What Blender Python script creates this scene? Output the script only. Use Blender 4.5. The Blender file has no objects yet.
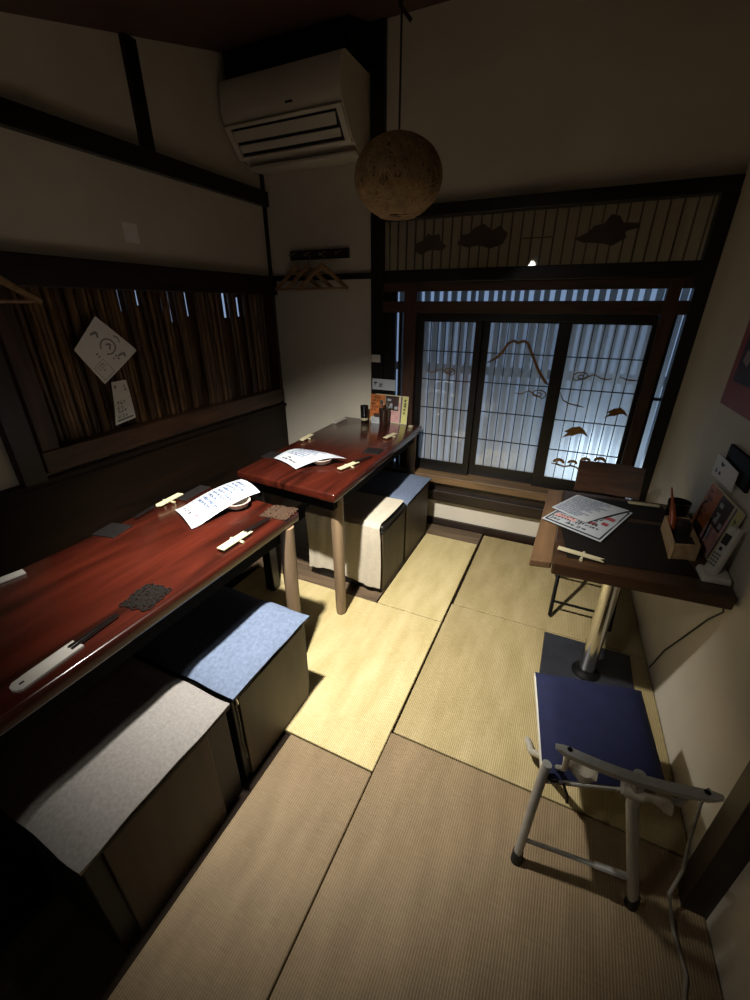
import bpy, bmesh, math, random
from mathutils import Vector, Matrix, noise
random.seed(7)
sc = bpy.context.scene
COL = sc.collection
R = math.radians

# ------------------------------------------------------------------ materials
def new_mat(name):
    m = bpy.data.materials.new(name); m.use_nodes = True
    nt = m.node_tree; b = nt.nodes['Principled BSDF']
    return m, nt, b
def rgb(h):
    if isinstance(h, str):
        h = h.lstrip('#'); c = [int(h[i:i+2], 16)/255 for i in (0, 2, 4)]
        return tuple(((x/12.92) if x <= .04045 else ((x+.055)/1.055)**2.4) for x in c) + (1,)
    return tuple(h) + (1,)
def plain(name, c, rough=.6, metal=0, var=.12, scale=12, bump=0, coat=0, spec=.5, stretch=(1, 1, 1), bscale=None, dist=.002):
    m, nt, b = new_mat(name); c = rgb(c)
    b.inputs['Roughness'].default_value = rough; b.inputs['Metallic'].default_value = metal
    b.inputs['Coat Weight'].default_value = coat; b.inputs['Coat Roughness'].default_value = .08
    b.inputs['Specular IOR Level'].default_value = spec
    tc = nt.nodes.new('ShaderNodeTexCoord'); mp = nt.nodes.new('ShaderNodeMapping')
    mp.inputs['Scale'].default_value = stretch
    nt.links.new(tc.outputs['Object'], mp.inputs['Vector'])
    n = nt.nodes.new('ShaderNodeTexNoise'); n.inputs['Scale'].default_value = scale; n.inputs['Detail'].default_value = 5
    nt.links.new(mp.outputs['Vector'], n.inputs['Vector'])
    r = nt.nodes.new('ShaderNodeValToRGB')
    r.color_ramp.elements[0].position = .3; r.color_ramp.elements[1].position = .7
    r.color_ramp.elements[0].color = tuple(x*(1-var) for x in c[:3])+(1,)
    r.color_ramp.elements[1].color = tuple(min(1, x*(1+var)) for x in c[:3])+(1,)
    nt.links.new(n.outputs['Fac'], r.inputs['Fac']); nt.links.new(r.outputs['Color'], b.inputs['Base Color'])
    if bump:
        n2 = nt.nodes.new('ShaderNodeTexNoise'); n2.inputs['Scale'].default_value = bscale or scale*4; n2.inputs['Detail'].default_value = 4
        nt.links.new(mp.outputs['Vector'], n2.inputs['Vector'])
        bp = nt.nodes.new('ShaderNodeBump'); bp.inputs['Strength'].default_value = bump; bp.inputs['Distance'].default_value = dist
        nt.links.new(n2.outputs['Fac'], bp.inputs['Height']); nt.links.new(bp.outputs['Normal'], b.inputs['Normal'])
    return m
def wood(name, c1, c2, rough=.45, coat=0, axis='Y', scale=5, bump=.15, spec=.5):
    """long grain along one axis"""
    m, nt, b = new_mat(name)
    b.inputs['Roughness'].default_value = rough; b.inputs['Coat Weight'].default_value = coat; b.inputs['Coat Roughness'].default_value = .12
    b.inputs['Specular IOR Level'].default_value = spec
    tc = nt.nodes.new('ShaderNodeTexCoord'); mp = nt.nodes.new('ShaderNodeMapping')
    s = {'X': (.12, 1, 1), 'Y': (1, .12, 1), 'Z': (1, 1, .12)}[axis]
    mp.inputs['Scale'].default_value = s
    nt.links.new(tc.outputs['Object'], mp.inputs['Vector'])
    n = nt.nodes.new('ShaderNodeTexNoise'); n.inputs['Scale'].default_value = scale*4; n.inputs['Detail'].default_value = 7; n.inputs['Distortion'].default_value = 1.2
    nt.links.new(mp.outputs['Vector'], n.inputs['Vector'])
    r = nt.nodes.new('ShaderNodeValToRGB'); r.color_ramp.elements[0].position = .32; r.color_ramp.elements[1].position = .68
    r.color_ramp.elements[0].color = rgb(c1); r.color_ramp.elements[1].color = rgb(c2)
    nt.links.new(n.outputs['Fac'], r.inputs['Fac']); nt.links.new(r.outputs['Color'], b.inputs['Base Color'])
    bp = nt.nodes.new('ShaderNodeBump'); bp.inputs['Strength'].default_value = bump; bp.inputs['Distance'].default_value = .003
    nt.links.new(n.outputs['Fac'], bp.inputs['Height']); nt.links.new(bp.outputs['Normal'], b.inputs['Normal'])
    return m
def tatami_mat(name, c1, c2):
    m, nt, b = new_mat(name); b.inputs['Roughness'].default_value = .62; b.inputs['Specular IOR Level'].default_value = .35
    tc = nt.nodes.new('ShaderNodeTexCoord')
    w = nt.nodes.new('ShaderNodeTexWave'); w.wave_type = 'BANDS'; w.bands_direction = 'X'; w.inputs['Scale'].default_value = 42
    w.inputs['Distortion'].default_value = .25; w.inputs['Detail'].default_value = 1
    nt.links.new(tc.outputs['Object'], w.inputs['Vector'])
    mp = nt.nodes.new('ShaderNodeMapping'); mp.inputs['Scale'].default_value = (1, .25, 1)
    nt.links.new(tc.outputs['Object'], mp.inputs['Vector'])
    mp2 = nt.nodes.new('ShaderNodeMapping'); mp2.inputs['Scale'].default_value = (1, 12, 1)
    nt.links.new(tc.outputs['Object'], mp2.inputs['Vector'])
    n = nt.nodes.new('ShaderNodeTexNoise'); n.inputs['Scale'].default_value = 14; n.inputs['Detail'].default_value = 6
    nt.links.new(mp.outputs['Vector'], n.inputs['Vector'])
    n3 = nt.nodes.new('ShaderNodeTexNoise'); n3.inputs['Scale'].default_value = 22; n3.inputs['Detail'].default_value = 3
    nt.links.new(mp2.outputs['Vector'], n3.inputs['Vector'])
    ad = nt.nodes.new('ShaderNodeMix'); ad.data_type = 'FLOAT'; ad.inputs[0].default_value = .4
    nt.links.new(n.outputs['Fac'], ad.inputs[2]); nt.links.new(n3.outputs['Fac'], ad.inputs[3])
    r = nt.nodes.new('ShaderNodeValToRGB'); r.color_ramp.elements[0].position = .36; r.color_ramp.elements[1].position = .66
    r.color_ramp.elements[0].color = rgb(c1); r.color_ramp.elements[1].color = rgb(c2)
    nt.links.new(ad.outputs[0], r.inputs['Fac'])
    mx = nt.nodes.new('ShaderNodeMix'); mx.data_type = 'RGBA'; mx.blend_type = 'MULTIPLY'; mx.inputs[0].default_value = .3
    nt.links.new(r.outputs['Color'], mx.inputs[6]); nt.links.new(w.outputs['Color'], mx.inputs[7])
    nt.links.new(mx.outputs[2], b.inputs['Base Color'])
    bp = nt.nodes.new('ShaderNodeBump'); bp.inputs['Strength'].default_value = .5; bp.inputs['Distance'].default_value = .002
    nt.links.new(w.outputs['Fac'], bp.inputs['Height']); nt.links.new(bp.outputs['Normal'], b.inputs['Normal'])
    return m
def glass_mat(name, trans=.7, haze=.2, tint=(.95, .97, 1), rough=.03):
    m = bpy.data.materials.new(name); m.use_nodes = True; nt = m.node_tree
    nt.nodes.remove(nt.nodes['Principled BSDF']); out = nt.nodes['Material Output']
    tr = nt.nodes.new('ShaderNodeBsdfTransparent'); tr.inputs['Color'].default_value = tint+(1,)
    tl = nt.nodes.new('ShaderNodeBsdfTranslucent'); tl.inputs['Color'].default_value = (.85, .88, .9, 1)
    df = nt.nodes.new('ShaderNodeBsdfDiffuse'); df.inputs['Color'].default_value = (.75, .74, .7, 1)
    gl = nt.nodes.new('ShaderNodeBsdfGlossy'); gl.inputs['Roughness'].default_value = rough
    m0 = nt.nodes.new('ShaderNodeMixShader'); m0.inputs[0].default_value = .35
    nt.links.new(tl.outputs[0], m0.inputs[1]); nt.links.new(df.outputs[0], m0.inputs[2])
    m1 = nt.nodes.new('ShaderNodeMixShader'); m1.inputs[0].default_value = haze
    nt.links.new(tr.outputs[0], m1.inputs[1]); nt.links.new(m0.outputs[0], m1.inputs[2])
    fr = nt.nodes.new('ShaderNodeFresnel'); fr.inputs['IOR'].default_value = 1.55
    ml = nt.nodes.new('ShaderNodeMath'); ml.operation = 'MULTIPLY'; ml.inputs[1].default_value = 1.6; ml.use_clamp = True
    nt.links.new(fr.outputs[0], ml.inputs[0])
    m2 = nt.nodes.new('ShaderNodeMixShader')
    nt.links.new(ml.outputs[0], m2.inputs[0]); nt.links.new(m1.outputs[0], m2.inputs[1]); nt.links.new(gl.outputs[0], m2.inputs[2])
    nt.links.new(m2.outputs[0], out.inputs['Surface'])
    return m
M = {}
M['plaster'] = plain('plaster', '#c6beae', .9, var=.07, scale=3, bump=.35, bscale=160, dist=.001)
M['ceiling'] = wood('ceiling_boards', '#3d2a24', '#54382f', .6, axis='Y')
M['darkwood'] = wood('dark_timber', '#140d0a', '#2a1b13', .42, axis='Z')
M['darkwood_y'] = wood('dark_timber_long', '#140d0a', '#2a1b13', .42, axis='Y')
M['darkwood_x'] = wood('dark_timber_wide', '#130d0a', '#281a12', .4, axis='X')
M['black'] = plain('black_timber', '#0d0b0a', .35, var=.3, scale=20)
M['brownwood_y'] = wood('brown_frame_long', '#2e1d12', '#4d3322', .45, axis='Y')
M['brownwood_z'] = wood('brown_frame_upright', '#2c1a10', '#4a2d1c', .45, axis='Z')
M['brownwood_x'] = wood('brown_frame_wide', '#2c1b11', '#4b301f', .45, axis='X')
M['sillwood'] = wood('sill_timber', '#4f3b26', '#735a3c', .5, axis='X')
M['wainscot'] = wood('wainscot_timber', '#130d09', '#24170e', .5, axis='Y', scale=2, spec=.2)
M['floorboards'] = wood('floor_timber', '#4a3c2d', '#6a5844', .55, axis='X')
M['subfloor'] = wood('subfloor_timber', '#15100c', '#221910', .8, axis='Y', spec=.1)
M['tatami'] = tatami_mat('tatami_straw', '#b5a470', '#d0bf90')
M['tatami_dim_light'] = tatami_mat('tatami_straw_dim_light', '#776449', '#8d795b')  # darker copy of the straw: weak light in the foreground put into the colour
M['tatami_mid_light'] = tatami_mat('tatami_straw_mid_light', '#94845a', '#ae9d74')  # in-between copy of the straw: light falling off rightwards put into the colour
M['lacquer'] = wood('red_lacquer', '#190805', '#481a10', .22, coat=.35, axis='Y', scale=2.2, bump=.06)
M['lacquer_unlit_side'] = plain('red_lacquer_unlit_side', '#2a0f09', .5, var=.3, spec=.12)  # duller lacquer for faces that catch no light, shade put into the material
M['legwood'] = wood('table_leg_timber', '#6d5a45', '#8a745a', .5, axis='Z')
M['counter'] = wood('counter_timber', '#24160c', '#402a18', .35, coat=.15, axis='X', scale=3, bump=.3)
M['counter_edge'] = wood('counter_edge_timber', '#4a3625', '#705539', .45, axis='Y', scale=3, bump=.3)
M['boxboard'] = wood('stool_board', '#352c20', '#4d3f2d', .55, axis='Z', scale=2)
M['vinyl'] = plain('dark_vinyl', '#15120f', .5, var=.2, bump=.2, scale=30)
M['greyfelt'] = plain('grey_felt', '#807c78', .95, var=.14, scale=120, bump=.4, bscale=300, dist=.001)
M['bluefelt'] = plain('blue_felt', '#5a667c', .95, var=.2, scale=90, bump=.4, bscale=300, dist=.001)
M['canvas'] = plain('white_canvas', '#b3aa98', .95, var=.06, scale=60, bump=.5, bscale=250, dist=.001)
M['navy'] = plain('navy_fabric', '#11173c', .85, var=.16, scale=25, bump=.4, bscale=220, dist=.001)
M['alu'] = plain('brushed_aluminium', '#b4b4b0', .4, metal=.45, var=.08, scale=40)
M['chrome'] = plain('chrome', '#c9c7c0', .16, metal=1, var=.04)
M['blackmetal'] = plain('black_metal', '#121212', .4, metal=.6, var=.2)
M['platemetal'] = plain('grey_plate_metal', '#3a3b40', .35, metal=.5, var=.15)
M['rubber'] = plain('black_rubber', '#0b0b0b', .7, var=.2)
M['white'] = plain('white_plastic', '#c9c6bc', .4, var=.03)
M['acplastic'] = plain('cream_plastic', '#c9c1b2', .45, var=.04, scale=3)
M['acflap'] = plain('pale_flap_plastic', '#cdc6b8', .4, var=.03)
M['darkslot'] = plain('dark_slot', '#0b0a0a', .6)
M['paper'] = plain('paper', '#a6abb0', .75, var=.03, scale=8)
M['paper_bright'] = plain('bright_paper', '#e3e0da', .8, var=.03, scale=8)
M['paper_warm'] = plain('warm_paper', '#d2c7a6', .75, var=.05, scale=8)
M['inkblue'] = plain('blue_ink', '#33486f', .7)
M['ink'] = plain('black_ink', '#1c1a1d', .7)
M['inkgrey'] = plain('grey_ink', '#77736f', .8)
M['inkred'] = plain('red_ink', '#8e3f46', .7)
M['inkorange'] = plain('orange_print', '#b5652c', .6, var=.3, scale=30)
M['inkpink'] = plain('pink_print', '#c99a96', .6, var=.15, scale=30)
M['inkbrown'] = plain('brown_print', '#3a2420', .6, var=.4, scale=40)
M['inkyellow'] = plain('yellow_print', '#c9c77a', .6)
M['inkpurple'] = plain('mauve_print', '#6d5a66', .6)
M['sleeve'] = plain('chopstick_paper', '#b3a988', .7, var=.06, scale=30)
M['sleevewhite'] = plain('chopstick_paper_white', '#b0aca4', .7, var=.05, scale=30)
M['chopstick'] = plain('black_lacquer', '#110d0c', .3, var=.2)
M['ceramic'] = plain('cream_ceramic', '#a89f82', .25, var=.05)
M['bowl'] = plain('pale_bowl', '#b9aca0', .2, var=.06)
M['coaster'] = plain('woven_brown', '#3a2b20', .9, var=.45, scale=160, bump=.6, bscale=220, spec=.15)
M['coaster_dark'] = plain('woven_charcoal', '#181412', .9, var=.5, scale=160, bump=.6, bscale=220, spec=.12)
M['blackmat'] = plain('black_mat', '#171310', .55, var=.25, scale=60, spec=.2)
M['slate'] = plain('slate_mat', '#151212', .6, var=.2, scale=60, spec=.2)
M['rattan'] = plain('rattan', '#866a45', .6, var=.25, scale=30)
M['rattan_core'] = plain('rattan_core', '#6a5236', .8, var=.3, scale=30)
M['hanger'] = wood('hanger_timber', '#7a5c3d', '#a07f57', .5, axis='X')
M['bamboo'] = wood('dry_bamboo', '#4a3322', '#86643f', .4, axis='Z', scale=9)
M['bamboo_dark'] = wood('dark_bamboo', '#33231a', '#634830', .4, axis='Z', scale=9)
M['glass'] = glass_mat('window_glass', haze=.42)
M['sideglass'] = glass_mat('side_glass', haze=.06)
M['gold'] = plain('bronze_cutout', '#7d5a2b', .45, metal=.35, var=.3, scale=40)
M['line'] = plain('dark_muntin', '#1a1712', .5)
M['panelpaper'] = plain('amber_panel', '#e2d4b8', .55, var=.06, scale=5)
M['panelslat'] = plain('panel_slat', '#7d664b', .6, var=.15)
M['panelshape'] = plain('panel_cutout', '#7a5f42', .6, var=.15)
M['fence'] = plain('fence_slats', '#8d949b', .8, var=.12, scale=3)
M['woodbox'] = wood('pale_box_timber', '#a98a62', '#c9ab80', .5, axis='Y')
M['amber'] = plain('amber_plastic', '#9a4a22', .3, var=.2)
M['darkpart'] = plain('dark_plastic', '#161412', .6)
M['cord'] = plain('pale_cable', '#7d786e', .5)
M['darkcord'] = plain('dark_cable', '#1a1512', .5)
M['posterred'] = plain('poster_red', '#86382f', .6, var=.2, scale=9)
M['posterdark'] = plain('poster_dark', '#2f1c22', .6, var=.5, scale=16)
M['posterface'] = plain('poster_pale', '#8f7f78', .6, var=.2, scale=20)
M['boardblack'] = plain('matt_black_board', '#121110', .8, spec=.1)
M['inkfaint'] = plain('faint_ink', '#8b8985', .8)
M['cup'] = plain('black_cup', '#0e0d0d', .2, var=.1)
M['browncup'] = plain('brown_cup', '#2c1c15', .3, var=.2)
M['steel'] = plain('steel_cutlery', '#b5b0a8', .25, metal=.9)
M['ground'] = plain('outdoor_concrete', '#7c7f82', .9, var=.15, scale=6)

# ------------------------------------------------------------------ mesh kit
m_, nt_, b_ = new_mat('amber_panel_translucent')
b_.inputs['Base Color'].default_value = rgb('#d8c7a6'); b_.inputs['Roughness'].default_value = .6
tl_ = nt_.nodes.new('ShaderNodeBsdfTranslucent'); tl_.inputs['Color'].default_value = (.85, .62, .36, 1)
mx_ = nt_.nodes.new('ShaderNodeMixShader'); mx_.inputs[0].default_value = .35
nt_.links.new(b_.outputs[0], mx_.inputs[1]); nt_.links.new(tl_.outputs[0], mx_.inputs[2]); nt_.links.new(mx_.outputs[0], nt_.nodes['Material Output'].inputs['Surface'])
M['panelpaper'] = m_
class MB:
    def __init__(s): s.bm = bmesh.new(); s.mats = []; s.mi = 0
    def use(s, m):
        if m not in s.mats: s.mats.append(m)
        s.mi = s.mats.index(m); return s
    def _tag(s, faces):
        for f in faces: f.material_index = s.mi
    def quadbox(s, P8, bev=0, seg=2):
        """8 points: bottom 4 ccw, top 4 ccw"""
        t = bmesh.new(); v = [t.verts.new(p) for p in P8]
        for q in ((3, 2, 1, 0), (4, 5, 6, 7), (0, 1, 5, 4), (1, 2, 6, 5), (2, 3, 7, 6), (3, 0, 4, 7)): t.faces.new([v[i] for i in q])
        if bev: bmesh.ops.bevel(t, geom=t.edges[:], offset=bev, segments=seg, affect='EDGES', profile=.5, clamp_overlap=True)
        s.merge(t); return s
    def box(s, x0, x1, y0, y1, z0, z1, bev=0, seg=2):
        return s.quadbox([(x0, y0, z0), (x1, y0, z0), (x1, y1, z0), (x0, y1, z0), (x0, y0, z1), (x1, y0, z1), (x1, y1, z1), (x0, y1, z1)], bev, seg)
    def merge(s, t):
        t.normal_update()
        mp = {v: s.bm.verts.new(v.co) for v in t.verts}
        for f in t.faces:
            try: g = s.bm.faces.new([mp[v] for v in f.verts]); g.material_index = s.mi
            except ValueError: pass
        t.free()
    def tube(s, pts, r, n=8, cap=True, flat=None, closed=False):
        """sweep a circle (or flattened ellipse flat=(a,b)) along points; r number or list"""
        pts = [Vector(p) for p in pts]; N = len(pts); rings = []
        up = Vector((0, 0, 1))
        prev = None
        for i, p in enumerate(pts):
            if closed: d = pts[(i+1) % N]-pts[i-1]
            else: d = pts[min(i+1, N-1)]-pts[max(i-1, 0)]
            d.normalize()
            if prev is None:
                a = d.cross(up)
                if a.length < .05: a = d.cross(Vector((0, 1, 0)))
            else: a = prev-d*prev.dot(d)
            a.normalize(); prev = a; b = a.cross(d)
            rr = r[i] if isinstance(r, (list, tuple)) else r
            fa, fb = flat if flat else (1, 1)
            rings.append([s.bm.verts.new(p+(a*math.cos(2*math.pi*k/n)*fa+b*math.sin(2*math.pi*k/n)*fb)*rr) for k in range(n)])
        fs = []
        for i in range(N if closed else N-1):
            A, B = rings[i], rings[(i+1) % N]
            for k in range(n): fs.append(s.bm.faces.new((A[k], A[(k+1) % n], B[(k+1) % n], B[k])))
        if cap and not closed:
            fs.append(s.bm.faces.new(rings[0][::-1])); fs.append(s.bm.faces.new(rings[-1]))
        s._tag(fs)
        return s
    def lathe(s, prof, c=(0, 0, 0), n=24):
        """prof: list of (r,z)"""
        rings = []
        for r, z in prof: rings.append([s.bm.verts.new((c[0]+r*math.cos(2*math.pi*k/n), c[1]+r*math.sin(2*math.pi*k/n), c[2]+z)) for k in range(n)])
        fs = []
        for A, B in zip(rings, rings[1:]):
            for k in range(n): fs.append(s.bm.faces.new((A[k], A[(k+1) % n], B[(k+1) % n], B[k])))
        fs.append(s.bm.faces.new(rings[0][::-1])); fs.append(s.bm.faces.new(rings[-1])); s._tag(fs)
        return s
    def prism(s, pts, vec):
        vec = Vector(vec); A = [s.bm.verts.new(p) for p in pts]; B = [s.bm.verts.new(Vector(p)+vec) for p in pts]; n = len(A)
        fs = [s.bm.faces.new(A[::-1]), s.bm.faces.new(B)]
        for i in range(n): fs.append(s.bm.faces.new((A[i], A[(i+1) % n], B[(i+1) % n], B[i])))
        s._tag(fs); return s
    def quad(s, *p):
        s._tag([s.bm.faces.new([s.bm.verts.new(q) for q in p])]); return s
    def grid(s, fn, nu, nv, thick=0):
        """fn(u,v)->point ; thick gives a solid sheet along the local normal"""
        V = [[Vector(fn(i/nu, j/nv)) for j in range(nv+1)] for i in range(nu+1)]
        top = [[s.bm.verts.new(V[i][j]) for j in range(nv+1)] for i in range(nu+1)]
        fs = []
        for i in range(nu):
            for j in range(nv): fs.append(s.bm.faces.new((top[i][j], top[i+1][j], top[i+1][j+1], top[i][j+1])))
        if thick:
            def nrm(i, j):
                a = V[min(i+1, nu)][j]-V[max(i-1, 0)][j]; b = V[i][min(j+1, nv)]-V[i][max(j-1, 0)]
                return a.cross(b).normalized()
            bot = [[s.bm.verts.new(V[i][j]-nrm(i, j)*thick) for j in range(nv+1)] for i in range(nu+1)]
            for i in range(nu):
                for j in range(nv): fs.append(s.bm.faces.new((bot[i][j+1], bot[i+1][j+1], bot[i+1][j], bot[i][j])))
            for i in range(nu):
                fs.append(s.bm.faces.new((top[i+1][0], top[i][0], bot[i][0], bot[i+1][0])))
                fs.append(s.bm.faces.new((top[i][nv], top[i+1][nv], bot[i+1][nv], bot[i][nv])))
            for j in range(nv):
                fs.append(s.bm.faces.new((top[0][j], top[0][j+1], bot[0][j+1], bot[0][j])))
                fs.append(s.bm.faces.new((top[nu][j+1], top[nu][j], bot[nu][j], bot[nu][j+1])))
        s._tag(fs); return s
    def wobble(s, amp, freq=6, seed=0):
        for v in s.bm.verts:
            v.co += noise.noise_vector(v.co*freq+Vector((seed, seed*2, 0)))*amp
        return s
    def build(s, name, mat=None, parent=None, smooth=False, label=None):
        me = bpy.data.meshes.new(name); bmesh.ops.recalc_face_normals(s.bm, faces=s.bm.faces[:])
        s.bm.to_mesh(me); s.bm.free()
        for m in (s.mats or [mat]): me.materials.append(M[m])
        if smooth:
            for p in me.polygons: p.use_smooth = True
            try: me.set_sharp_from_angle(angle=R(40))
            except Exception: pass
        o = bpy.data.objects.new(name, me); COL.objects.link(o)
        if parent:
            o.parent = parent; o.matrix_parent_inverse = Matrix.Translation(parent.location).inverted() if not parent.parent else Matrix.Translation(parent['_w']).inverted() if '_w' in parent else Matrix()
        if label: o['label'] = label
        return o
def fixp(o):
    """parts are modelled in world coordinates: cancel the parent's placement"""
    bpy.context.view_layer.update()
def tag(o, label, cat, group=None, kind=None):
    if label: o['label'] = label
    if cat: o['category'] = cat
    if group: o['group'] = group
    if kind: o['kind'] = kind
    return o
def thing(name, loc, label, cat, group=None):
    o = bpy.data.objects.new(name, None); COL.objects.link(o); o.location = loc; o.empty_display_size = .05
    return tag(o, label, cat, group)
def struct(name, mb, mat=None, parent=None, smooth=False):
    o = mb.build(name, mat, parent, smooth); 
    if not parent: o['kind'] = 'structure'
    return o
def sempty(name):
    o = bpy.data.objects.new(name, None); COL.objects.link(o); o['kind'] = 'structure'; return o

# glyph-like printed strokes inside a unit square
def glyph(x, y, w, h, rng):
    out = []
    t = .17
    rows = rng.sample([.05, .28, .5, .72, .9], rng.choice((2, 3, 3)))
    for r in rows:
        a = rng.uniform(0, .2); b = rng.uniform(.75, 1); out.append((x+a*w, y+r*h-t*h/2, x+b*w, y+r*h+t*h/2))
    for c in rng.sample([.12, .35, .5, .68, .88], rng.choice((1, 2, 2))):
        a = rng.uniform(0, .3); b = rng.uniform(.7, 1); out.append((x+c*w-t*w/2, y+a*h, x+c*w+t*w/2, y+b*h))
    return out
def text_rows(u0, u1, v0, v1, rows, size_u, rng, fill=.9):
    out = []; dv = (v1-v0)/rows
    for i in range(rows):
        n = int((u1-u0)/(size_u*1.25)*rng.uniform(.6, 1)*fill)
        for k in range(n): out += glyph(u0+k*size_u*1.25, v0+i*dv+dv*.15, size_u, dv*.7, rng)
    return out
def text_cols(u0, u1, v0, v1, cols, size_v, rng):
    out = []; du = (u1-u0)/cols
    for i in range(cols):
        n = int((v1-v0)/(size_v*1.2)*rng.uniform(.65, 1))
        for k in range(n): out += glyph(u0+i*du+du*.15, v1-(k+1)*size_v*1.2, du*.7, size_v, rng)
    return out
def frame_rects(u0, v0, u1, v1, t, tv=None):
    tv = tv or t
    return [(u0, v0, u1, v0+tv), (u0, v1-tv, u1, v1), (u0, v0, u0+t, v1), (u1-t, v0, u1, v1)]
def stroke(points, w):
    """thin polyline as uv polygons"""
    out = []
    for (a, b), (c, d) in zip(points, points[1:]):
        L = math.hypot(c-a, d-b) or 1; nx, ny = -(d-b)/L*w/2, (c-a)/L*w/2
        out.append([(a+nx, b+ny), (c+nx, d+ny), (c-nx, d-ny), (a-nx, b-ny)])
    return out
def print_on(fn, rects, mat, parent, name='printed_text', off=.0008, polys=(), seg=1):
    mb = MB()
    def P(u, v):
        p = Vector(fn(u, v)); e = .01
        n = (Vector(fn(u+e, v))-p).cross(Vector(fn(u, v+e))-p).normalized()
        return p+n*off
    for (a, b, c, d) in rects:
        k = max(1, int((c-a)/.08)) if seg > 1 else 1; kv = max(1, int((d-b)/.08)) if seg > 1 else 1
        for i in range(k):
            for j in range(kv):
                x0, x1 = a+(c-a)*i/k, a+(c-a)*(i+1)/k; y0, y1 = b+(d-b)*j/kv, b+(d-b)*(j+1)/kv
                mb.quad(P(x0, y0), P(x1, y0), P(x1, y1), P(x0, y1))
    for poly in polys: mb.quad(*[P(u, v) for u, v in poly])
    return mb.build(name, mat, parent)
def flatfn(A, B, D, bulge=None):
    """A origin, B = u end, D = v end"""
    A, B, D = Vector(A), Vector(B), Vector(D)
    n = (B-A).cross(D-A).normalized()
    return lambda u, v: A+(B-A)*u+(D-A)*v+(n*bulge(u, v) if bulge else Vector((0, 0, 0)))

# ------------------------------------------------------------------ camera (f 412.45 px at 750 wide)
yaw, pitch, roll = -.435228954, .440179945, -.00177473001
cy, sy, cp, sp, cr, sr = math.cos(yaw), math.sin(yaw), math.cos(pitch), math.sin(pitch), math.cos(roll), math.sin(roll)
f = Vector((sy*cp, cy*cp, -sp)); r = Vector((cy, -sy, 0)); d = f.cross(r)
r2 = r*cr+d*sr; d2 = d*cr-r*sr
cam = bpy.data.cameras.new('camera'); co = bpy.data.objects.new('camera', cam); COL.objects.link(co)
co.matrix_world = Matrix(((r2.x, -d2.x, -f.x, 0), (r2.y, -d2.y, -f.y, 0), (r2.z, -d2.z, -f.z, 1.53), (0, 0, 0, 1)))
cam.sensor_fit = 'HORIZONTAL'; cam.sensor_width = 36; cam.lens = 412.4537/750*36; cam.clip_start = .02
sc.camera = co

# ------------------------------------------------------------------ room shell
XL, YB, YF = -2.14, 2.785, -1.3
def xr(y): return .53+(2.785-y)*.04
def zc(y): return 2.645-(1.87-y)*.276
# floor
struct('floor', MB().box(XL-.1, .8, YF-.1, YB+.05, -.08, -.022), 'subfloor')
# ceiling slopes up towards the window wall
struct('ceiling', MB().quadbox([(XL-.1, YF-.1, zc(YF-.1)), (.85, YF-.1, zc(YF-.1)), (.85, YB+.15, zc(YB+.15)), (XL-.1, YB+.15, zc(YB+.15)),
      (XL-.1, YF-.1, zc(YF-.1)+.06), (.85, YF-.1, zc(YF-.1)+.06), (.85, YB+.15, zc(YB+.15)+.06), (XL-.1, YB+.15, zc(YB+.15)+.06)]), 'ceiling')
# left wall with the bamboo opening y .98..2.80, z .88..1.66
w = MB().use('plaster')
w.box(XL-.1, XL, YF-.1, .99, -.06, 3.1).box(XL-.1, XL, .99, YB, -.06, .86).box(XL-.1, XL, .99, YB, 1.68, 3.1)
struct('wall_left', w)
# back wall: plaster left of the window, above it, below it
w = MB().use('plaster')
w.box(XL-.1, -1.25, YB, YB+.1, -.06, 3.1).box(-1.25, .75, YB, YB+.1, 2.03, 3.1).box(-1.25, .75, YB, YB+.1, -.06, .25).box(.52, .75, YB, YB+.1, .25, 2.03)
struct('wall_back', w)
# right wall drawn slightly out of square
struct('wall_right', MB().quadbox([(xr(YF-.1), YF-.1, -.06), (xr(YF-.1)+.1, YF-.1, -.06), (.53+.1, YB, -.06), (.53, YB, -.06),
      (xr(YF-.1), YF-.1, 3.1), (xr(YF-.1)+.1, YF-.1, 3.1), (.53+.1, YB, 3.1), (.53, YB, 3.1)]), 'plaster')
struct('wall_front', MB().box(XL-.1, .85, YF-.1, YF, -.06, 2.4), 'plaster')
# timber trim on the left wall
struct('trim_1', MB().box(XL, XL+.045, YF, YB, 2.14, 2.225, .004), 'black')
struct('trim_2', MB().box(XL, XL+.03, 1.845, 1.915, 2.225, 2.64, .003), 'black')
struct('trim_3', MB().box(XL, XL+.05, YF, YB, 1.60, 1.72, .004), 'darkwood_y')
struct('trim_4', MB().box(XL, XL+.05, .86, .955, .80, 1.60, .004), 'darkwood')
struct('baseboard_left', MB().box(XL, XL+.035, YF, YB-.01, -.022, .80, .003).box(XL, XL+.05, YF, YB-.01, .785, .81, .004), 'wainscot')
# corner bead and rails on the back wall
struct('trim_5', MB().box(XL, XL+.02, YB-.02, YB, .8, 2.9), 'black')
struct('trim_6', MB().box(XL+.02, -1.31, YB-.02, YB, 1.69, 1.725, .002), 'black')
struct('trim_7', MB().box(-1.312, -1.225, YB-.035, YB, -.022, 3.0, .003), 'black')
struct('baseboard_back', MB().box(-1.225, .53, YB-.022, YB, -.022, .045, .002), 'darkwood_x')
# soffit board above the air conditioner
struct('trim_8', MB().box(XL, -1.32, 2.53, YB, 2.705, 3.0, .003), 'black')
# right wall post
struct('trim_9', MB().quadbox([(.546, .875, -.022), (.612, .875, -.022), (.612, .945, -.022), (.546, .945, -.022), (.546, .875, 2.2), (.612, .875, 2.2), (.612, .945, 2.2), (.546, .945, 2.2)], .003), 'darkwood')

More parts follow.
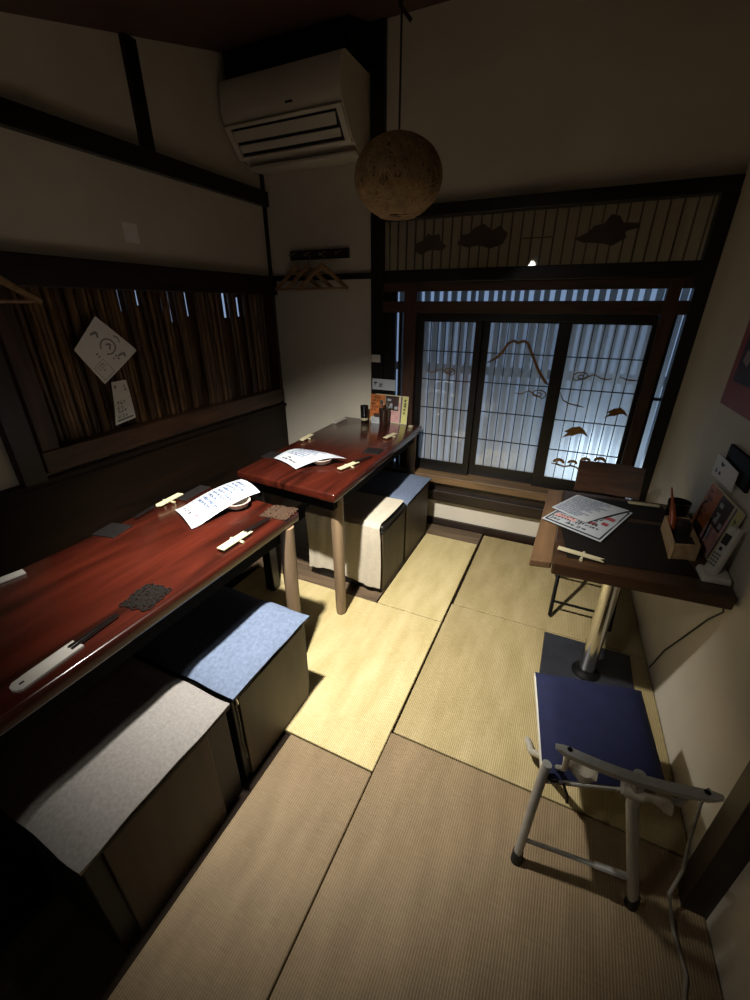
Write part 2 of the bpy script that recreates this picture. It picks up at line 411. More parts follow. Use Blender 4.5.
# ---- bamboo window
win1 = sempty('window_1')
fr = MB().box(XL-.06, XL+.035, .975, 1.05, .83, 1.62, .004).box(XL-.06, XL+.035, 2.735, YB-.025, .83, 1.62, .004)
fr.build('frame', 'brownwood_z', win1)
MB().box(XL-.06, XL+.045, .965, YB-.025, .83, .93, .004).build('sill', 'brownwood_y', win1)
# dark reed backing with slits through which daylight shows
slits = [(1.592, 1.50, 1.615, .006), (1.70, 1.53, 1.615, .006), (1.82, 1.50, 1.56, .006), (1.895, 1.44, 1.62, .012), (1.985, 1.44, 1.62, .008), (2.03, 1.47, 1.60, .005), (2.30, 1.5, 1.62, .005), (2.345, 1.455, 1.62, .011), (2.44, 1.49, 1.62, .010), (2.475, 1.46, 1.58, .009)]
bk = MB(); y = 1.0
for (sy_, z0, z1, hw) in slits:
    bk.box(XL-.075, XL-.07, y, sy_-hw, .85, 1.69); bk.box(XL-.075, XL-.07, sy_-hw, sy_+hw, .85, z0)
    if z1 < 1.62: bk.box(XL-.075, XL-.07, sy_-hw, sy_+hw, z1, 1.69)
    y = sy_+hw
bk.box(XL-.075, XL-.07, y, 2.80, .85, 1.69)
bk.build('backing_board', 'bamboo_dark', win1)
y = 1.062; i = 0
while y < 2.728:
    rr = random.uniform(.008, .0145)
    hit = any(abs(y-s_[0]) < s_[3]+rr*.9 for s_ in slits)
    if not hit:
        x = XL-.045+random.uniform(-.008, .012); lean = random.uniform(-.008, .008); top = 1.63
        pts = []; rad = []; z = .90
        node = random.uniform(.12, .3)
        nz = .90+random.uniform(.02, .2)
        while z < top:
            k = (z-.9)/.73; near = abs(z-nz) < .012
            pts.append((x, y+lean*k, z)); rad.append(rr*(1.14 if near else 1)); 
            if z > nz+.012: nz += node
            z += .03
        MB().tube(pts, rad, 7).build('bamboo_cane', random.choice(('bamboo', 'bamboo', 'bamboo_dark')), win1, smooth=True)
    y += rr*2*random.uniform(.92, 1.12)
    i += 1

# ---- garden window in the back wall
win2 = sempty('window_2')
Y0 = YB
# outer black frame, transom and amber panel
MB().box(-1.225, .53, Y0-.045, Y0+.03, 2.0, 2.062, .004).build('head_rail', 'black', win2)
MB().quadbox([(.465, Y0-.045, .20), (.532, Y0-.045, .20), (.53, Y0+.03, .20), (.465, Y0+.03, .20), (.465, Y0-.045, 2.0), (.532, Y0-.045, 2.0), (.53, Y0+.03, 2.0), (.465, Y0+.03, 2.0)], .003).build('jamb', 'black', win2)
MB().box(-1.225, .465, Y0-.045, Y0+.03, 1.662, 1.732, .004).build('transom', 'black', win2)
MB().box(-1.225, .465, Y0-.02, Y0+.03, 1.612, 1.662, .003).build('rail', 'brownwood_x', win2)
MB().box(-1.225, .465, Y0-.03, Y0+.03, 1.49, 1.556, .003).build('rail', 'brownwood_x', win2)
MB().box(-.985, .35, Y0-.02, Y0+.05, 1.45, 1.49, .002).build('track', 'black', win2)
MB().box(-1.075, -.99, Y0-.034, Y0+.03, .42, 1.662, .004).build('jamb', 'brownwood_z', win2)
MB().box(.355, .415, Y0-.034, Y0+.03, .42, 1.662, .004).build('jamb', 'brownwood_z', win2)
pan = MB().box(-1.26, .535, Y0+.028, Y0+.034, 1.72, 2.035).build('panel', 'panelpaper', win2)
k = -1.205; sl = MB()
while k < .46:
    sl.box(k-.0035, k+.0035, Y0+.015, Y0+.027, 1.732, 2.0); k += .057
sl.build('panel_slats', 'panelslat', pan)
# cloud and pine silhouettes behind the glass
def blob(cx, cz, pts, y=Y0+.0125, t=.003):
    mb = MB(); n = len(pts); mb.prism([(cx+a, y, cz+b) for a, b in pts], (0, t, 0)); return mb
blob(-.93, 1.87, [(-.11, -.03), (-.06, -.055), (0, -.03), (.07, -.04), (.10, -.015), (.06, .01), (.05, .05), (.01, .04), (-.02, .055), (-.05, .02), (-.09, .01)]).build('panel_cutout', 'panelshape', pan)
blob(-.62, 1.89, [(-.15, -.03), (-.08, -.05), (-.02, -.04), (.05, -.06), (.12, -.04), (.14, .01), (.09, .05), (.05, .03), (0, .065), (-.05, .05), (-.08, .02), (-.12, .015)]).build('panel_cutout', 'panelshape', pan)
blob(.03, 1.885, [(-.16, -.03), (-.11, -.05), (-.03, -.055), (.03, -.07), (.09, -.035), (.07, -.01), (.14, .005), (.13, .025), (.06, .03), (.04, .06), (0, .07), (-.03, .03), (-.07, .025), (-.10, -.005)]).build('panel_cutout', 'panelshape', pan)
MB().box(-.40, -.24, Y0+.0125, Y0+.0155, 1.868, 1.874).build('panel_cutout', 'panelshape', pan)
MB().box(-1.225, .465, Y0+.004, Y0+.008, 1.732, 2.0).build('pane', 'sideglass', win2)
# strip above the sashes and narrow side lights
MB().box(-1.225, .465, Y0+.004, Y0+.008, 1.556, 1.612).build('pane', 'sideglass', win2)
MB().box(-1.225, -1.075, Y0+.004, Y0+.008, .42, 1.49).build('pane', 'sideglass', win2)
MB().box(.415, .465, Y0+.004, Y0+.008, .42, 1.49).build('pane', 'sideglass', win2)
MB().box(-1.225, -1.14, Y0-.01, Y0+.012, .42, 1.49).box(-1.118, -1.095, Y0-.008, Y0+.012, .42, 1.49).box(-1.225, -1.135, Y0-.01, Y0+.012, 1.556, 1.612).build('side_board', 'black', win2)
MB().box(.415, .432, Y0-.008, Y0+.012, .42, 1.49).box(.415, .465, Y0-.008, Y0+.012, 1.05, 1.065).build('side_bar', 'black', win2)
# sill and lower rails
MB().box(-1.225, .465, Y0-.10, Y0+.06, .37, .425, .004).build('sill', 'sillwood', win2)
MB().box(-1.225, .465, Y0-.045, Y0+.03, .205, .375, .003).box(-1.225, .465, Y0-.075, Y0-.04, .225, .30, .004).build('lower_rail', 'darkwood_x', win2)
# three sliding sashes
def sash(x0, x1, yc, sl, sr_, name='sash'):
    zb, zt = .425, 1.455
    s_ = MB().box(x0, x0+sl, yc-.014, yc+.014, zb, zt, .002).box(x1-sr_, x1, yc-.014, yc+.014, zb, zt, .002)
    s_.box(x0+sl, x1-sr_, yc-.013, yc+.013, 1.437, zt).box(x0+sl, x1-sr_, yc-.013, yc+.013, zb, .505)
    o = s_.build(name, 'black', win2)
    gx0, gx1 = x0+sl, x1-sr_
    MB().box(gx0, gx1, yc-.006, yc-.003, .505, 1.437).build('pane', 'glass', o)
    mt = MB()
    n = 7; 
    for i in range(1, n):
        x = gx0+(gx1-gx0)*i/n; mt.box(x-.0024, x+.0024, yc-.0115, yc-.0065, .505, 1.437)
    for z in (1.26, 1.077, .887, .695): mt.box(gx0, gx1, yc-.011, yc-.0068, z-.003, z+.003)
    mt.build('muntins', 'line', o)
    return o, yc-.002
sA, yA = sash(-.988, -.565, Y0+.013, .045, .042)
sB, yB_ = sash(-.568, -.088, Y0+.043, .045, .042)
sC, yC = sash(-.128, .355, Y0+.013, .072, .022)
def ribbon(pts, w, y, t=.004):
    mb = MB()
    P = [Vector((a, 0, b)) for a, b in pts]; N = len(P); L = []; Q = []
    for i in range(N):
        d_ = (P[min(i+1, N-1)]-P[max(i-1, 0)]).normalized(); n_ = Vector((-d_.z, 0, d_.x)); ww = w*(1 if 0 < i < N-1 else .4)
        L.append(P[i]+n_*ww/2); Q.append(P[i]-n_*ww/2)
    for i in range(N-1):
        c = [Vector((p.x, y, p.z)) for p in (L[i], L[i+1], Q[i+1], Q[i])]
        mb.prism(c, (0, t, 0))
    return mb
def spiral(cx, cz, r0, tail, n=40, turns=1.7, sq=.62, side=1):
    pts = []
    for i in range(n):
        a = i/n*turns*2*math.pi; rr = r0*(.12+.88*i/n); pts.append((cx+side*rr*math.cos(a), cz+sq*rr*math.sin(a)))
    e = pts[-1]
    return pts+[(cx+side*(r0*1.0+tail*t_), cz+sq*r0*.9-.03*math.sin(t_*2.2)*1.2) for t_ in (.15, .3, .5, .7, .85, 1)]
Yg = Y0-.003
ribbon(spiral(.045, 1.155, .05, .11), .006, Yg).build('ornament_cloud', 'gold', sC)
ribbon([(.24, 1.166), (.28, 1.152), (.31, 1.15), (.333, 1.154)], .007, Yg).build('ornament_cloud', 'gold', sC)
ribbon([(-.058, 1.06), (-.03, 1.01), (.01, .992), (.06, .985), (.09, .978)], .007, Yg).build('ornament_cloud', 'gold', sC)
ribbon(spiral(-.755, 1.135, .045, .11, side=-1), .006, Yg).build('ornament_cloud', 'gold', sA)
ribbon(spiral(-.18, 1.03, .05, .09, side=-1), .006, Yg+.03).build('ornament_cloud', 'gold', sB)
# mountain outline on the middle sash
ribbon([(-.515, 1.20), (-.46, 1.235), (-.425, 1.275), (-.40, 1.322), (-.37, 1.337), (-.345, 1.325), (-.31, 1.337), (-.285, 1.325), (-.25, 1.26), (-.20, 1.17), (-.15, 1.105), (-.132, 1.09)], .016, Yg+.03).build('ornament_mountain', 'gold', sB)
# cranes
def crane(cx, cz, s):
    pts = [(-.085, -.055), (-.05, -.012), (-.075, -.005), (-.03, .03), (.02, .042), (.055, .02), (.09, -.03), (.05, -.008), (.02, -.012), (-.01, -.03), (-.045, -.035)]
    return blob(cx, cz, [(a*s, b*s) for a, b in pts], Yg, .004)
crane(.075, .825, .85).build('ornament_crane', 'gold', sC); crane(.27, .965, .7).build('ornament_crane', 'gold', sC)
# row of pines on a wave at the bottom
pn = MB(); 
for i, (cx, cz, rr) in enumerate([(.015, .617, .036), (.095, .622, .030), (.165, .650, .030), (.245, .660, .036)]):
    pts = [(cx+rr*math.cos(a), cz+rr*.75*math.sin(a)) for a in [math.pi*(1.05-j/11*1.1) for j in range(12)]]
    inner = [(cx+rr*.55*math.cos(a), cz+rr*.3*math.sin(a)-.003) for a in [math.pi*(j/11) for j in range(12)]]
    pn.prism([(a, Yg, b) for a, b in pts+inner], (0, .004, 0))
    pn.merge(ribbon([(cx-.004, cz+.01), (cx-.012, cz-.012), (cx+.008, cz-.025)], .012, Yg).bm)
pn.build('ornament_pines', 'gold', sC)
ribbon([(-.03, .605), (.02, .60), (.05, .592), (.09, .605), (.12, .60), (.15, .582), (.2, .577), (.25, .58), (.30, .575)], .010, Yg).build('ornament_wave', 'gold', sC)

# ---- outside: slatted fence, ground
fe = MB(); k = -2.6
while k < 2.2:
    wd = random.uniform(.03, .042); fe.box(k, k+wd, 3.30, 3.325, -.1, 2.6); k += wd+random.uniform(.022, .036)
for z in (.12, 1.05, 2.2): fe.box(-2.6, 2.2, 3.325, 3.36, z, z+.06)
tag(fe.build('fence', 'fence'), 'upright slatted fence seen outside through the garden window', 'fence')
o = MB().box(-3.2, 2.6, YB+.12, 3.9, -.12, -.06).build('ground_outside', 'ground'); o['kind'] = 'structure'

# ------------------------------------------------------------------ tatami mats and floor board
def tatami(x0, x1, y0, y1, m, label):
    xa, xb = (x1, x1) if x1 else (xr(y0)-.004, xr(y1)-.004)
    o = MB().quadbox([(x0, y0, -.022), (xa, y0, -.022), (xb, y1, -.022), (x0, y1, -.022), (x0, y0, 0), (xa, y0, 0), (xb, y1, 0), (x0, y1, 0)], .004, 2).build('tatami_mat', m); tag(o, label, 'tatami mat', 'straw mats covering the floor'); return o
tatami(-.755, -.402, -.9, .840, 'tatami_dim_light', 'narrow straw mat along the stool with the grey seat, front left of floor')
tatami(-1.62, -.402, .846, 1.708, 'tatami', 'brightly lit straw mat where the leg of the far red table stands')
tatami(-.78, -.402, 1.714, 2.585, 'tatami', 'lit straw mat beside the two stools at the far red table')
tatami(-.384, 0, 1.885, 2.735, 'tatami_mid_light', 'straw mat nearest the garden window, under the black metal chair')
tatami(-.392, 0, 1.020, 1.879, 'tatami_mid_light', 'straw mat under the steel column of the wall table')
tatami(-.398, 0, -.9, 1.014, 'tatami_dim_light', 'browner shaded straw mat under the navy chair legs, foreground')
tag(MB().box(-1.75, -.79, 1.716, 2.755, -.022, -.004, .002).box(-.79, -.40, 2.592, 2.755, -.022, -.004, .002).build('floor_board', 'floorboards'), 'grey brown floorboards under the far table stools, along the window wall', 'floorboard')

# ------------------------------------------------------------------ red tables
def leg(x, y, z1, r0, r1, tx=0, ty=0): return MB().tube([(x, y, 0), (x+tx*.02, y+ty*.02, .015), (x+tx*.5, y+ty*.5, z1*.5), (x+tx, y+ty, z1)], [r0*.9, r0, (r0+r1)/2, r1], 14)
def red_table(P, label, legs, zt=.765, th=.045):
    """P: four corners ccw from near-left"""
    c = [sum(p[i] for p in P)/4 for i in (0, 1)]
    t = thing('red_table', (c[0], c[1], 0), label, 'table')
    q = [(p[0], p[1], zt-th) for p in P]+[(p[0], p[1], zt) for p in P]
    tp = MB().use('lacquer').quadbox(q, .010, 3); tp.use('lacquer_unlit_side')
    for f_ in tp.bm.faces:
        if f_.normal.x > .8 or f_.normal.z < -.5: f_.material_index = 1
    tp.build('tabletop', None, t, smooth=True)
    ap = MB(); inn = [(c[0]+(p[0]-c[0])*.9, c[1]+(p[1]-c[1])*.94) for p in P]
    for i in range(4):
        a, b = Vector(inn[i]), Vector(inn[(i+1) % 4]); d_ = (b-a).normalized(); n_ = Vector((-d_.y, d_.x))*.012
        ap.quadbox([(a.x, a.y, zt-th-.06), (b.x, b.y, zt-th-.06), (b.x+n_.x, b.y+n_.y, zt-th-.06), (a.x+n_.x, a.y+n_.y, zt-th-.06), (a.x, a.y, zt-th), (b.x, b.y, zt-th), (b.x+n_.x, b.y+n_.y, zt-th), (a.x+n_.x, a.y+n_.y, zt-th)])
    ap.build('apron', 'boardblack', t)
    for (x, y, m, z0) in legs:
        if m == 'square': MB().box(x-.03, x+.03, y-.03, y+.03, z0, zt-th, .006).build('leg', 'black', t)  # square legs coloured black: shade under the tabletop put into the colour
        else: leg(x, y, zt-th, .027, .033, .0, 0).build('leg', m, t, smooth=True)
    return t
nearT = [(-1.515, -.55), (-.945, -.55), (-.922, 1.243), (-1.49, 1.285)]
red_table(nearT, 'long dark red lacquered table in the left foreground', [(-.945, 1.175, 'legwood', 0), (-1.42, 1.19, 'legwood', 0), (-.985, -.46, 'legwood', 0), (-1.45, -.46, 'legwood', 0)])
farT = [(-1.475, 1.487), (-.872, 1.442), (-.905, 2.735), (-1.525, 2.735)]
red_table(farT, 'dark red lacquered table in the corner by the garden window', [(-.925, 1.55, 'legwood', 0), (-1.40, 1.57, 'square', 0), (-.955, 2.67, 'legwood', 0), (-1.44, 2.67, 'square', 0)])

# ------------------------------------------------------------------ box stools
def seat_pad(x0, x1, y0, y1, z0, z1, m, parent, seed=1, amp=.006):
    nx, ny = 14, 14
    def fn(u, v):
        e = min(1, min(u, 1-u)*9)**.5*min(1, min(v, 1-v)*9)**.5
        x = x0+(x1-x0)*u; y = y0+(y1-y0)*v
        return (x+noise.noise(Vector((y*9, seed, 0)))*amp*.9, y+noise.noise(Vector((x*9, seed+5, 0)))*amp, z0+.012+(z1-z0-.012)*e+noise.noise(Vector((x*7, y*7, seed)))*amp*.8)
    return MB().grid(fn, nx, ny, .012).build('seat_cover', m, parent, smooth=True)
def box_stool(x0, x1, y0, y1, z0, zt, cover, label, board=None, zipper=False, seed=1):
    t = thing('box_stool', ((x0+x1)/2, (y0+y1)/2, z0), label, 'stool', 'box stools at the red tables')
    MB().box(x0, x1-.012, y0, y1, z0, zt-.035, .004).build('body', 'vinyl', t)
    b0, b1 = board or (y0+.01, y1-.01)
    MB().box(x1-.012, x1-.002, b0, b1, z0, zt-.05, .003).build('side_board', 'boxboard', t)
    MB().tube([(x0, y0, zt-.036), (x1, y0, zt-.036), (x1, y1, zt-.036), (x0, y1, zt-.036)], .007, 6, closed=True).build('piping', 'vinyl', t, smooth=True)
    if cover: seat_pad(x0-.006, x1+.008, y0-.006, y1+.006, zt-.03, zt, cover, t, seed)
    else: MB().box(x0, x1, y0, y1, zt-.035, zt, .012, 3).build('seat_pad', 'vinyl', t)
    if zipper:
        zp = MB().tube([(x1+.006, y0+.005, zt-.03), (x1+.012, y0+.002, zt-.045), (x1+.006, y0-.002, zt-.056)], [.004, .006, .003], 6).build('zipper_pull', 'chrome', t)
        MB().tube([(x1+.004, y0+.002, zt-.04), (x1+.008, y0, zt-.14), (x1-.002, y0+.004, zt-.25), (x1+.003, y0+.008, zt-.32)], .004, 5).build('strap', 'vinyl', t)
    return t
box_stool(-1.23, -.782, .155, .605, -.022, .44, 'greyfelt', 'box stool with grey felt seat beside the near red table', board=(.20, .52), seed=2)
MB
box_stool(-1.23, -.785, .632, 1.045, .001, .44, 'bluefelt', 'box stool with blue felt seat at the corner of the near red table', board=(.655, 1.02), zipper=True, seed=5)
box_stool(-1.27, -.79, 1.805, 2.15, -.004, .44, None, 'box stool draped with a white cloth at the far red table', board=(1.81, 2.145), seed=8)
box_stool(-1.25, -.79, 2.165, 2.62, -.004, .445, 'bluefelt', 'box stool with dusty blue seat between white draped stool and window', board=(2.175, 2.61), zipper=False, seed=9)
# white cloth draped over the third stool
def drape(u, v):
    x = -1.275+.478*u
    prof = [(2.13, .452), (2.0, .454), (1.86, .453), (1.806, .449), (1.790, .43), (1.786, .36), (1.786, .2), (1.782, .06)]
    k = v*(len(prof)-1); i = min(int(k), len(prof)-2); t_ = k-i
    y = prof[i][0]*(1-t_)+prof[i+1][0]*t_; z = prof[i][1]*(1-t_)+prof[i+1][1]*t_
    w_ = .007*math.sin(u*13+v*3)*min(1, v*1.6)+.004*math.sin(u*31+v*7)
    if v > .55: y -= abs(w_)+.002
    else: z += abs(w_)*.5
    if v > .9: z += .02*math.sin(u*5)
    return (x+.006*math.sin(v*9), y, z+.004)
tag(MB().grid(drape, 40, 35, .003).build('white_cloth', 'canvas', None, True), 'white cloth hanging over the front of a box stool', 'cloth')

# ------------------------------------------------------------------ wall table (counter) with steel column
t = thing('pedestal_table', (.297, 1.66, 0), 'dark wooden table on a steel column against the right wall', 'table')
zt = .73
MB().quadbox([(.052, 1.345, zt-.05), (.575, 1.375, zt-.05), (.553, 2.06, zt-.05), (.06, 2.03, zt-.05), (.052, 1.345, zt), (.575, 1.375, zt), (.553, 2.06, zt), (.06, 2.03, zt)], .006, 2).build('tabletop', 'counter', t)
MB().quadbox([(-.022, 1.330, zt-.028), (.050, 1.343, zt-.028), (.058, 2.03, zt-.028), (-.008, 2.0, zt-.028), (-.022, 1.330, zt), (.050, 1.343, zt), (.058, 2.03, zt), (-.008, 2.0, zt)], .005, 2).build('edge_board', 'counter_edge', t, label='worn paler board along the table end')
MB().tube([(.297, 1.66, .012), (.297, 1.66, .66)], .034, 20).build('column', 'chrome', t, smooth=True)
MB().lathe([(.060, .012), (.060, .018), (.045, .024), (.035, .03)], (.297, 1.66, 0), 24).build('flange', 'blackmetal', t, smooth=True)
MB().box(.105, .49, 1.47, 1.855, 0, .012, .003).build('base_plate', 'platemetal', t)
MB().box(.18, .42, 1.55, 1.77, .66, zt-.05, .004).build('top_bracket', 'blackmetal', t)

# ------------------------------------------------------------------ folding chairs
t = thing('folding_chair', (.26, .98, 0), 'aluminium folding chair with navy seat in front of the wall table', 'chair')
zs = .43
S = [(.12, .80), (.415, .90), (.385, 1.225), (.066, 1.16)]
def seatfn(u, v):
    a = [S[0][i]*(1-u)+S[1][i]*u for i in (0, 1)]; b = [S[3][i]*(1-u)+S[2][i]*u for i in (0, 1)]
    e = min(1, min(u, 1-u)*8)**.5*min(1, min(v, 1-v)*8)**.5
    return (a[0]*(1-v)+b[0]*v, a[1]*(1-v)+b[1]*v, zs-.03+.034*e-.012*math.sin(v*math.pi)*math.sin(u*math.pi)+.003*noise.noise(Vector((u*4, v*4, 1))))
MB().grid(seatfn, 18, 18, .014).build('seat', 'navy', t, True)
def inset(k, z): 
    c = Vector((sum(p[0] for p in S)/4, sum(p[1] for p in S)/4))
    return [(c.x+(p[0]-c.x)*k, c.y+(p[1]-c.y)*k, z) for p in S]
a = inset(1.02, zs-.052); b = inset(1.02, zs-.034)
MB().quadbox(a+b, .006, 2).build('seat_pan', 'white', t, label='white rim under the navy seat')
# legs
MB().tube([(.109, .791, .035), (.113, .795, .25), (.118, .80, .43), (.121, .803, .455)], .0125, 12).build('leg', 'alu', t, smooth=True)
MB().tube([(.415, .82, .035), (.375, .815, .2), (.32, .805, .43), (.305, .79, .555)], .0145, 12).build('leg', 'alu', t, smooth=True)
MB().tube([(.095, 1.20, .013), (.11, 1.12, .06), (.16, .98, .24), (.20, .86, .392)], .0115, 12).build('leg', 'alu', t, smooth=True)
MB().tube([(.40, 1.24, .013), (.395, 1.14, .07), (.385, 1.02, .22), (.375, .90, .385)], .0115, 12).build('leg', 'alu', t, smooth=True)
for (x, y) in ((.109, .791), (.416, .82)): MB().tube([(x, y, 0), (x, y, .05)], [.0165, .015], 12).build('foot_cap', 'rubber', t, smooth=True)
MB().tube([(.111, .793, .115), (.39, .816, .125)], .0065, 8).build('stretcher', 'alu', t)
MB().tube([(.30, .809, .123), (.388, .816, .126)], .0095, 8).build('stretcher_sleeve', 'alu', t)
# backrest: curved slat with rounded ends
bar = MB(); A0, A1 = Vector((.120, .752, .60)), Vector((.447, .779, .60))
L, B2 = [], []
n = 24
def bow(u): return .018*math.sin(u*math.pi)
ol = []
for i in range(n+1):
    u = i/n; hw = .010*min(1, (min(u, 1-u)*14))**.5
    ol.append((A0.lerp(A1, u)+Vector((0, -bow(u), 0)), hw))
pts_top = [(p.x, p.y, p.z) for p, h in ol]
for i in range(n):
    (p, h), (q, g) = ol[i], ol[i+1]; e = Vector((0, .010, 0))
    h = max(h, .003); g = max(g, .003)
    bar.quadbox([(p.x, p.y-.007, p.z-2*h), (q.x, q.y-.007, q.z-2*g), (q.x, q.y+.007, q.z-2*g), (p.x, p.y+.007, p.z-2*h), (p.x, p.y-.012*h/.010, p.z), (q.x, q.y-.012*g/.010, q.z), (q.x, q.y+.010*g/.010, q.z), (p.x, p.y+.010*h/.010, p.z)])
bk_ = bar.build('backrest', 'alu', t, True)
MB().lathe([(.006, 0), (.006, .0015)], (.150, .752, .600), 12).build('screw', 'blackmetal', bk_)
MB().lathe([(.006, 0), (.006, .0015)], (.417, .774, .600), 12).build('screw', 'blackmetal', bk_)
# crumpled white cloth ties below the backrest
def tie(cx, cy, cz, sx, seed):
    def fn(u, v):
        a_ = u*2*math.pi; rr = 1+.35*noise.noise(Vector((math.cos(a_)*2, v*4, seed)))
        return (cx+(v-.5)*sx, cy+.022*rr*math.cos(a_), cz+.022*rr*math.sin(a_)+.012*math.sin(v*6+seed)-.012*v)
    return MB().grid(fn, 12, 14, 0).build('cloth_tie', 'canvas', t, True)
tie(.190, .80, .50, .075, 1); tie(.335, .80, .50, .10, 4)
MB().tube([(.15, .752, .585), (.155, .775, .50), (.15, .83, .42)], .007, 8).build('back_bracket', 'alu', t, True)
MB().tube([(.40, .78, .585), (.395, .80, .50), (.39, .87, .42)], .007, 8).build('back_bracket', 'alu', t, True)
MB().tube([(.118, .81, .42), (.14, .80, .40), (.165, .80, .415), (.19, .82, .34), (.195, .83, .30)], .004, 6).build('strap', 'rubber', t)

t = thing('folding_chair', (.26, 2.2, 0), 'black metal folding chair with wooden backrest behind the wall table', 'chair')
def backfn(u, v): return (.112+.305*u, 2.30+.04*v-.018*math.sin(u*math.pi)*-1,   .634+.155*v)
MB().grid(backfn, 14, 4, -.014).build('backrest', 'brownwood_x', t, True)
MB().box(.12, .42, 2.13, 2.30, .41, .44, .01, 2).build('seat', 'vinyl', t)
for x in (.118, .405):
    MB().tube([(x, 1.995, .012), (x+.004, 2.12, .30), (x+.006, 2.23, .42), (x+.006, 2.318, .66), (x+.004, 2.33, .73)], .010, 8).build('leg', 'blackmetal', t, True)
    MB().tube([(x+.012, 2.40, .012), (x+.012, 2.25, .25), (x+.012, 2.14, .42)], .010, 8).build('leg', 'blackmetal', t, True)
MB().tube([(.12, 2.03, .085), (.405, 2.03, .085)], .007, 8).build('stretcher', 'blackmetal', t)
MB().tube([(.13, 2.36, .06), (.417, 2.36, .06)], .007, 8).build('stretcher', 'blackmetal', t)

# ------------------------------------------------------------------ air conditioner
t = thing('air_conditioner', (-1.725, 2.62, 2.5), 'cream wall air conditioner with open flap under the ceiling', 'air conditioner')
x0, x1 = -2.118, -1.335
x0, x1 = -2.112, -1.325
prof = [(YB-.001, 2.315), (2.63, 2.322), (2.60, 2.335), (2.54, 2.365), (2.452, 2.475), (2.436, 2.50), (2.430, 2.53), (2.434, 2.63), (2.448, 2.672), (2.49, 2.69), (YB-.001, 2.69)]
bo = MB().prism([(x0, y, z) for y, z in prof], (x1-x0, 0, 0)).build('body', 'acplastic', t, True)
def sl(u, v, off):  # u along x, v down the sloping outlet
    return Vector((x0+(x1-x0)*u, 2.450+(2.555-2.450)*v, 2.478+(2.352-2.478)*v))+Vector((0, -.77, -.64))*off
def slbox(u0, u1, v0, v1, o0, o1, mb, o2=None, o3=None):
    o2 = o0 if o2 is None else o2; o3 = o1 if o3 is None else o3
    mb.quadbox([sl(u0, v0, o0), sl(u1, v0, o0), sl(u1, v1, o2), sl(u0, v1, o2), sl(u0, v0, o1), sl(u1, v0, o1), sl(u1, v1, o3), sl(u0, v1, o3)], .003, 2)
fr_ = MB()
slbox(.005, .995, -.02, .09, -.02, .022, fr_); slbox(.005, .05, .09, 1.0, -.02, .018, fr_); slbox(.95, .995, .09, 1.0, -.02, .018, fr_); slbox(.005, .995, .95, 1.05, -.02, .016, fr_)
fr_.build('outlet_frame', 'acplastic', t)
s_ = MB(); slbox(.05, .95, .09, .95, -.005, .004, s_); s_.build('outlet_slot', 'darkslot', t)
fl = MB(); slbox(.065, .935, .17, .46, .010, .016, fl, .030, .036); fl.build('flap', 'acflap', t)
fl = MB(); slbox(.065, .935, .60, .82, .008, .013, fl, .018, .023); fl.build('flap', 'acflap', t)
MB().box(x0+.05, x1+.0, 2.575, 2.66, 2.292, 2.312, .005, 2).build('lower_flange', 'acplastic', t, True)
MB().box(-1.665, -1.62, 2.4265, 2.44, 2.512, 2.520).build('indicator', 'darkslot', t)
MB().tube([(-2.126, 2.5, 2.78), (-2.124, 2.5, 2.66), (-2.130, 2.49, 2.6), (-2.122, 2.5, 2.52), (-2.105, 2.53, 2.40), (-2.10, 2.6, 2.33)], .004, 6).build('cable', 'cord', t)

# ------------------------------------------------------------------ pendant globe
gc = Vector((-.618, 1.5, 1.897)); gr = .137; SQ = .80
t = thing('pendant_lamp', gc, 'round rattan globe pendant lamp hanging on a black cord', 'lamp')
prof = [(gr*.955*math.sin(R(a)), -gr*.955*math.cos(R(a))) for a in range(24, 178, 7)]
rings = MB()
n = 40
vv = [[rings.bm.verts.new((gc.x+r_*math.cos(2*math.pi*k/n), gc.y+r_*math.sin(2*math.pi*k/n), gc.z+z_*SQ)) for k in range(n)] for r_, z_ in prof]
for A, B in zip(vv, vv[1:]):
    for k in range(n): rings.bm.faces.new((A[k], A[(k+1) % n], B[(k+1) % n], B[k]))
gl = rings.build('globe_shade', 'rattan_core', t, True)
st = MB(); rng = random.Random(3)
for i in range(230):
    ax = Vector((rng.gauss(0, 1), rng.gauss(0, 1), rng.gauss(0, .6))).normalized()
    u_ = ax.orthogonal().normalized(); v_ = ax.cross(u_); h = rng.uniform(-.75, .75); rr = math.sqrt(1-h*h)
    seg = []
    for k in range(56):
        a = 2*math.pi*k/56
        p = (ax*h+(u_*math.cos(a)+v_*math.sin(a))*rr).normalized()
        if p.z < -.91:
            q = Vector((p.x, p.y, 0)); q = q.normalized()*.415 if q.length > 1e-4 else Vector((.415, 0, 0)); p = Vector((q.x, q.y, -.91))
        p = Vector((p.x, p.y, p.z*SQ)); seg.append(gc+p*gr*rng.uniform(.985, 1.01))
    st.tube(seg, .0017, 4, closed=True)
st.build('rattan_strands', 'rattan', gl, True)
ring = [(gc.x+.418*gr*math.cos(2*math.pi*k/32), gc.y+.418*gr*math.sin(2*math.pi*k/32), gc.z-.905*gr*SQ) for k in range(32)]
MB().tube(ring, .005, 6, closed=True).build('bottom_ring', 'rattan', gl, True)
MB().tube([(gc.x, gc.y, gc.z+gr*.95*SQ), (gc.x, gc.y, zc(gc.y)+.005)], .0035, 6).build('cord', 'darkcord', t)
MB().tube([(gc.x-.006, gc.y, 2.29), (gc.x+.012, gc.y, 2.315), (gc.x+.004, gc.y, 2.37), (gc.x-.012, gc.y, 2.34), (gc.x-.004, gc.y, 2.285), (gc.x+.028, gc.y, 2.25)], .006, 6).build('cord_knot', 'darkcord', t)

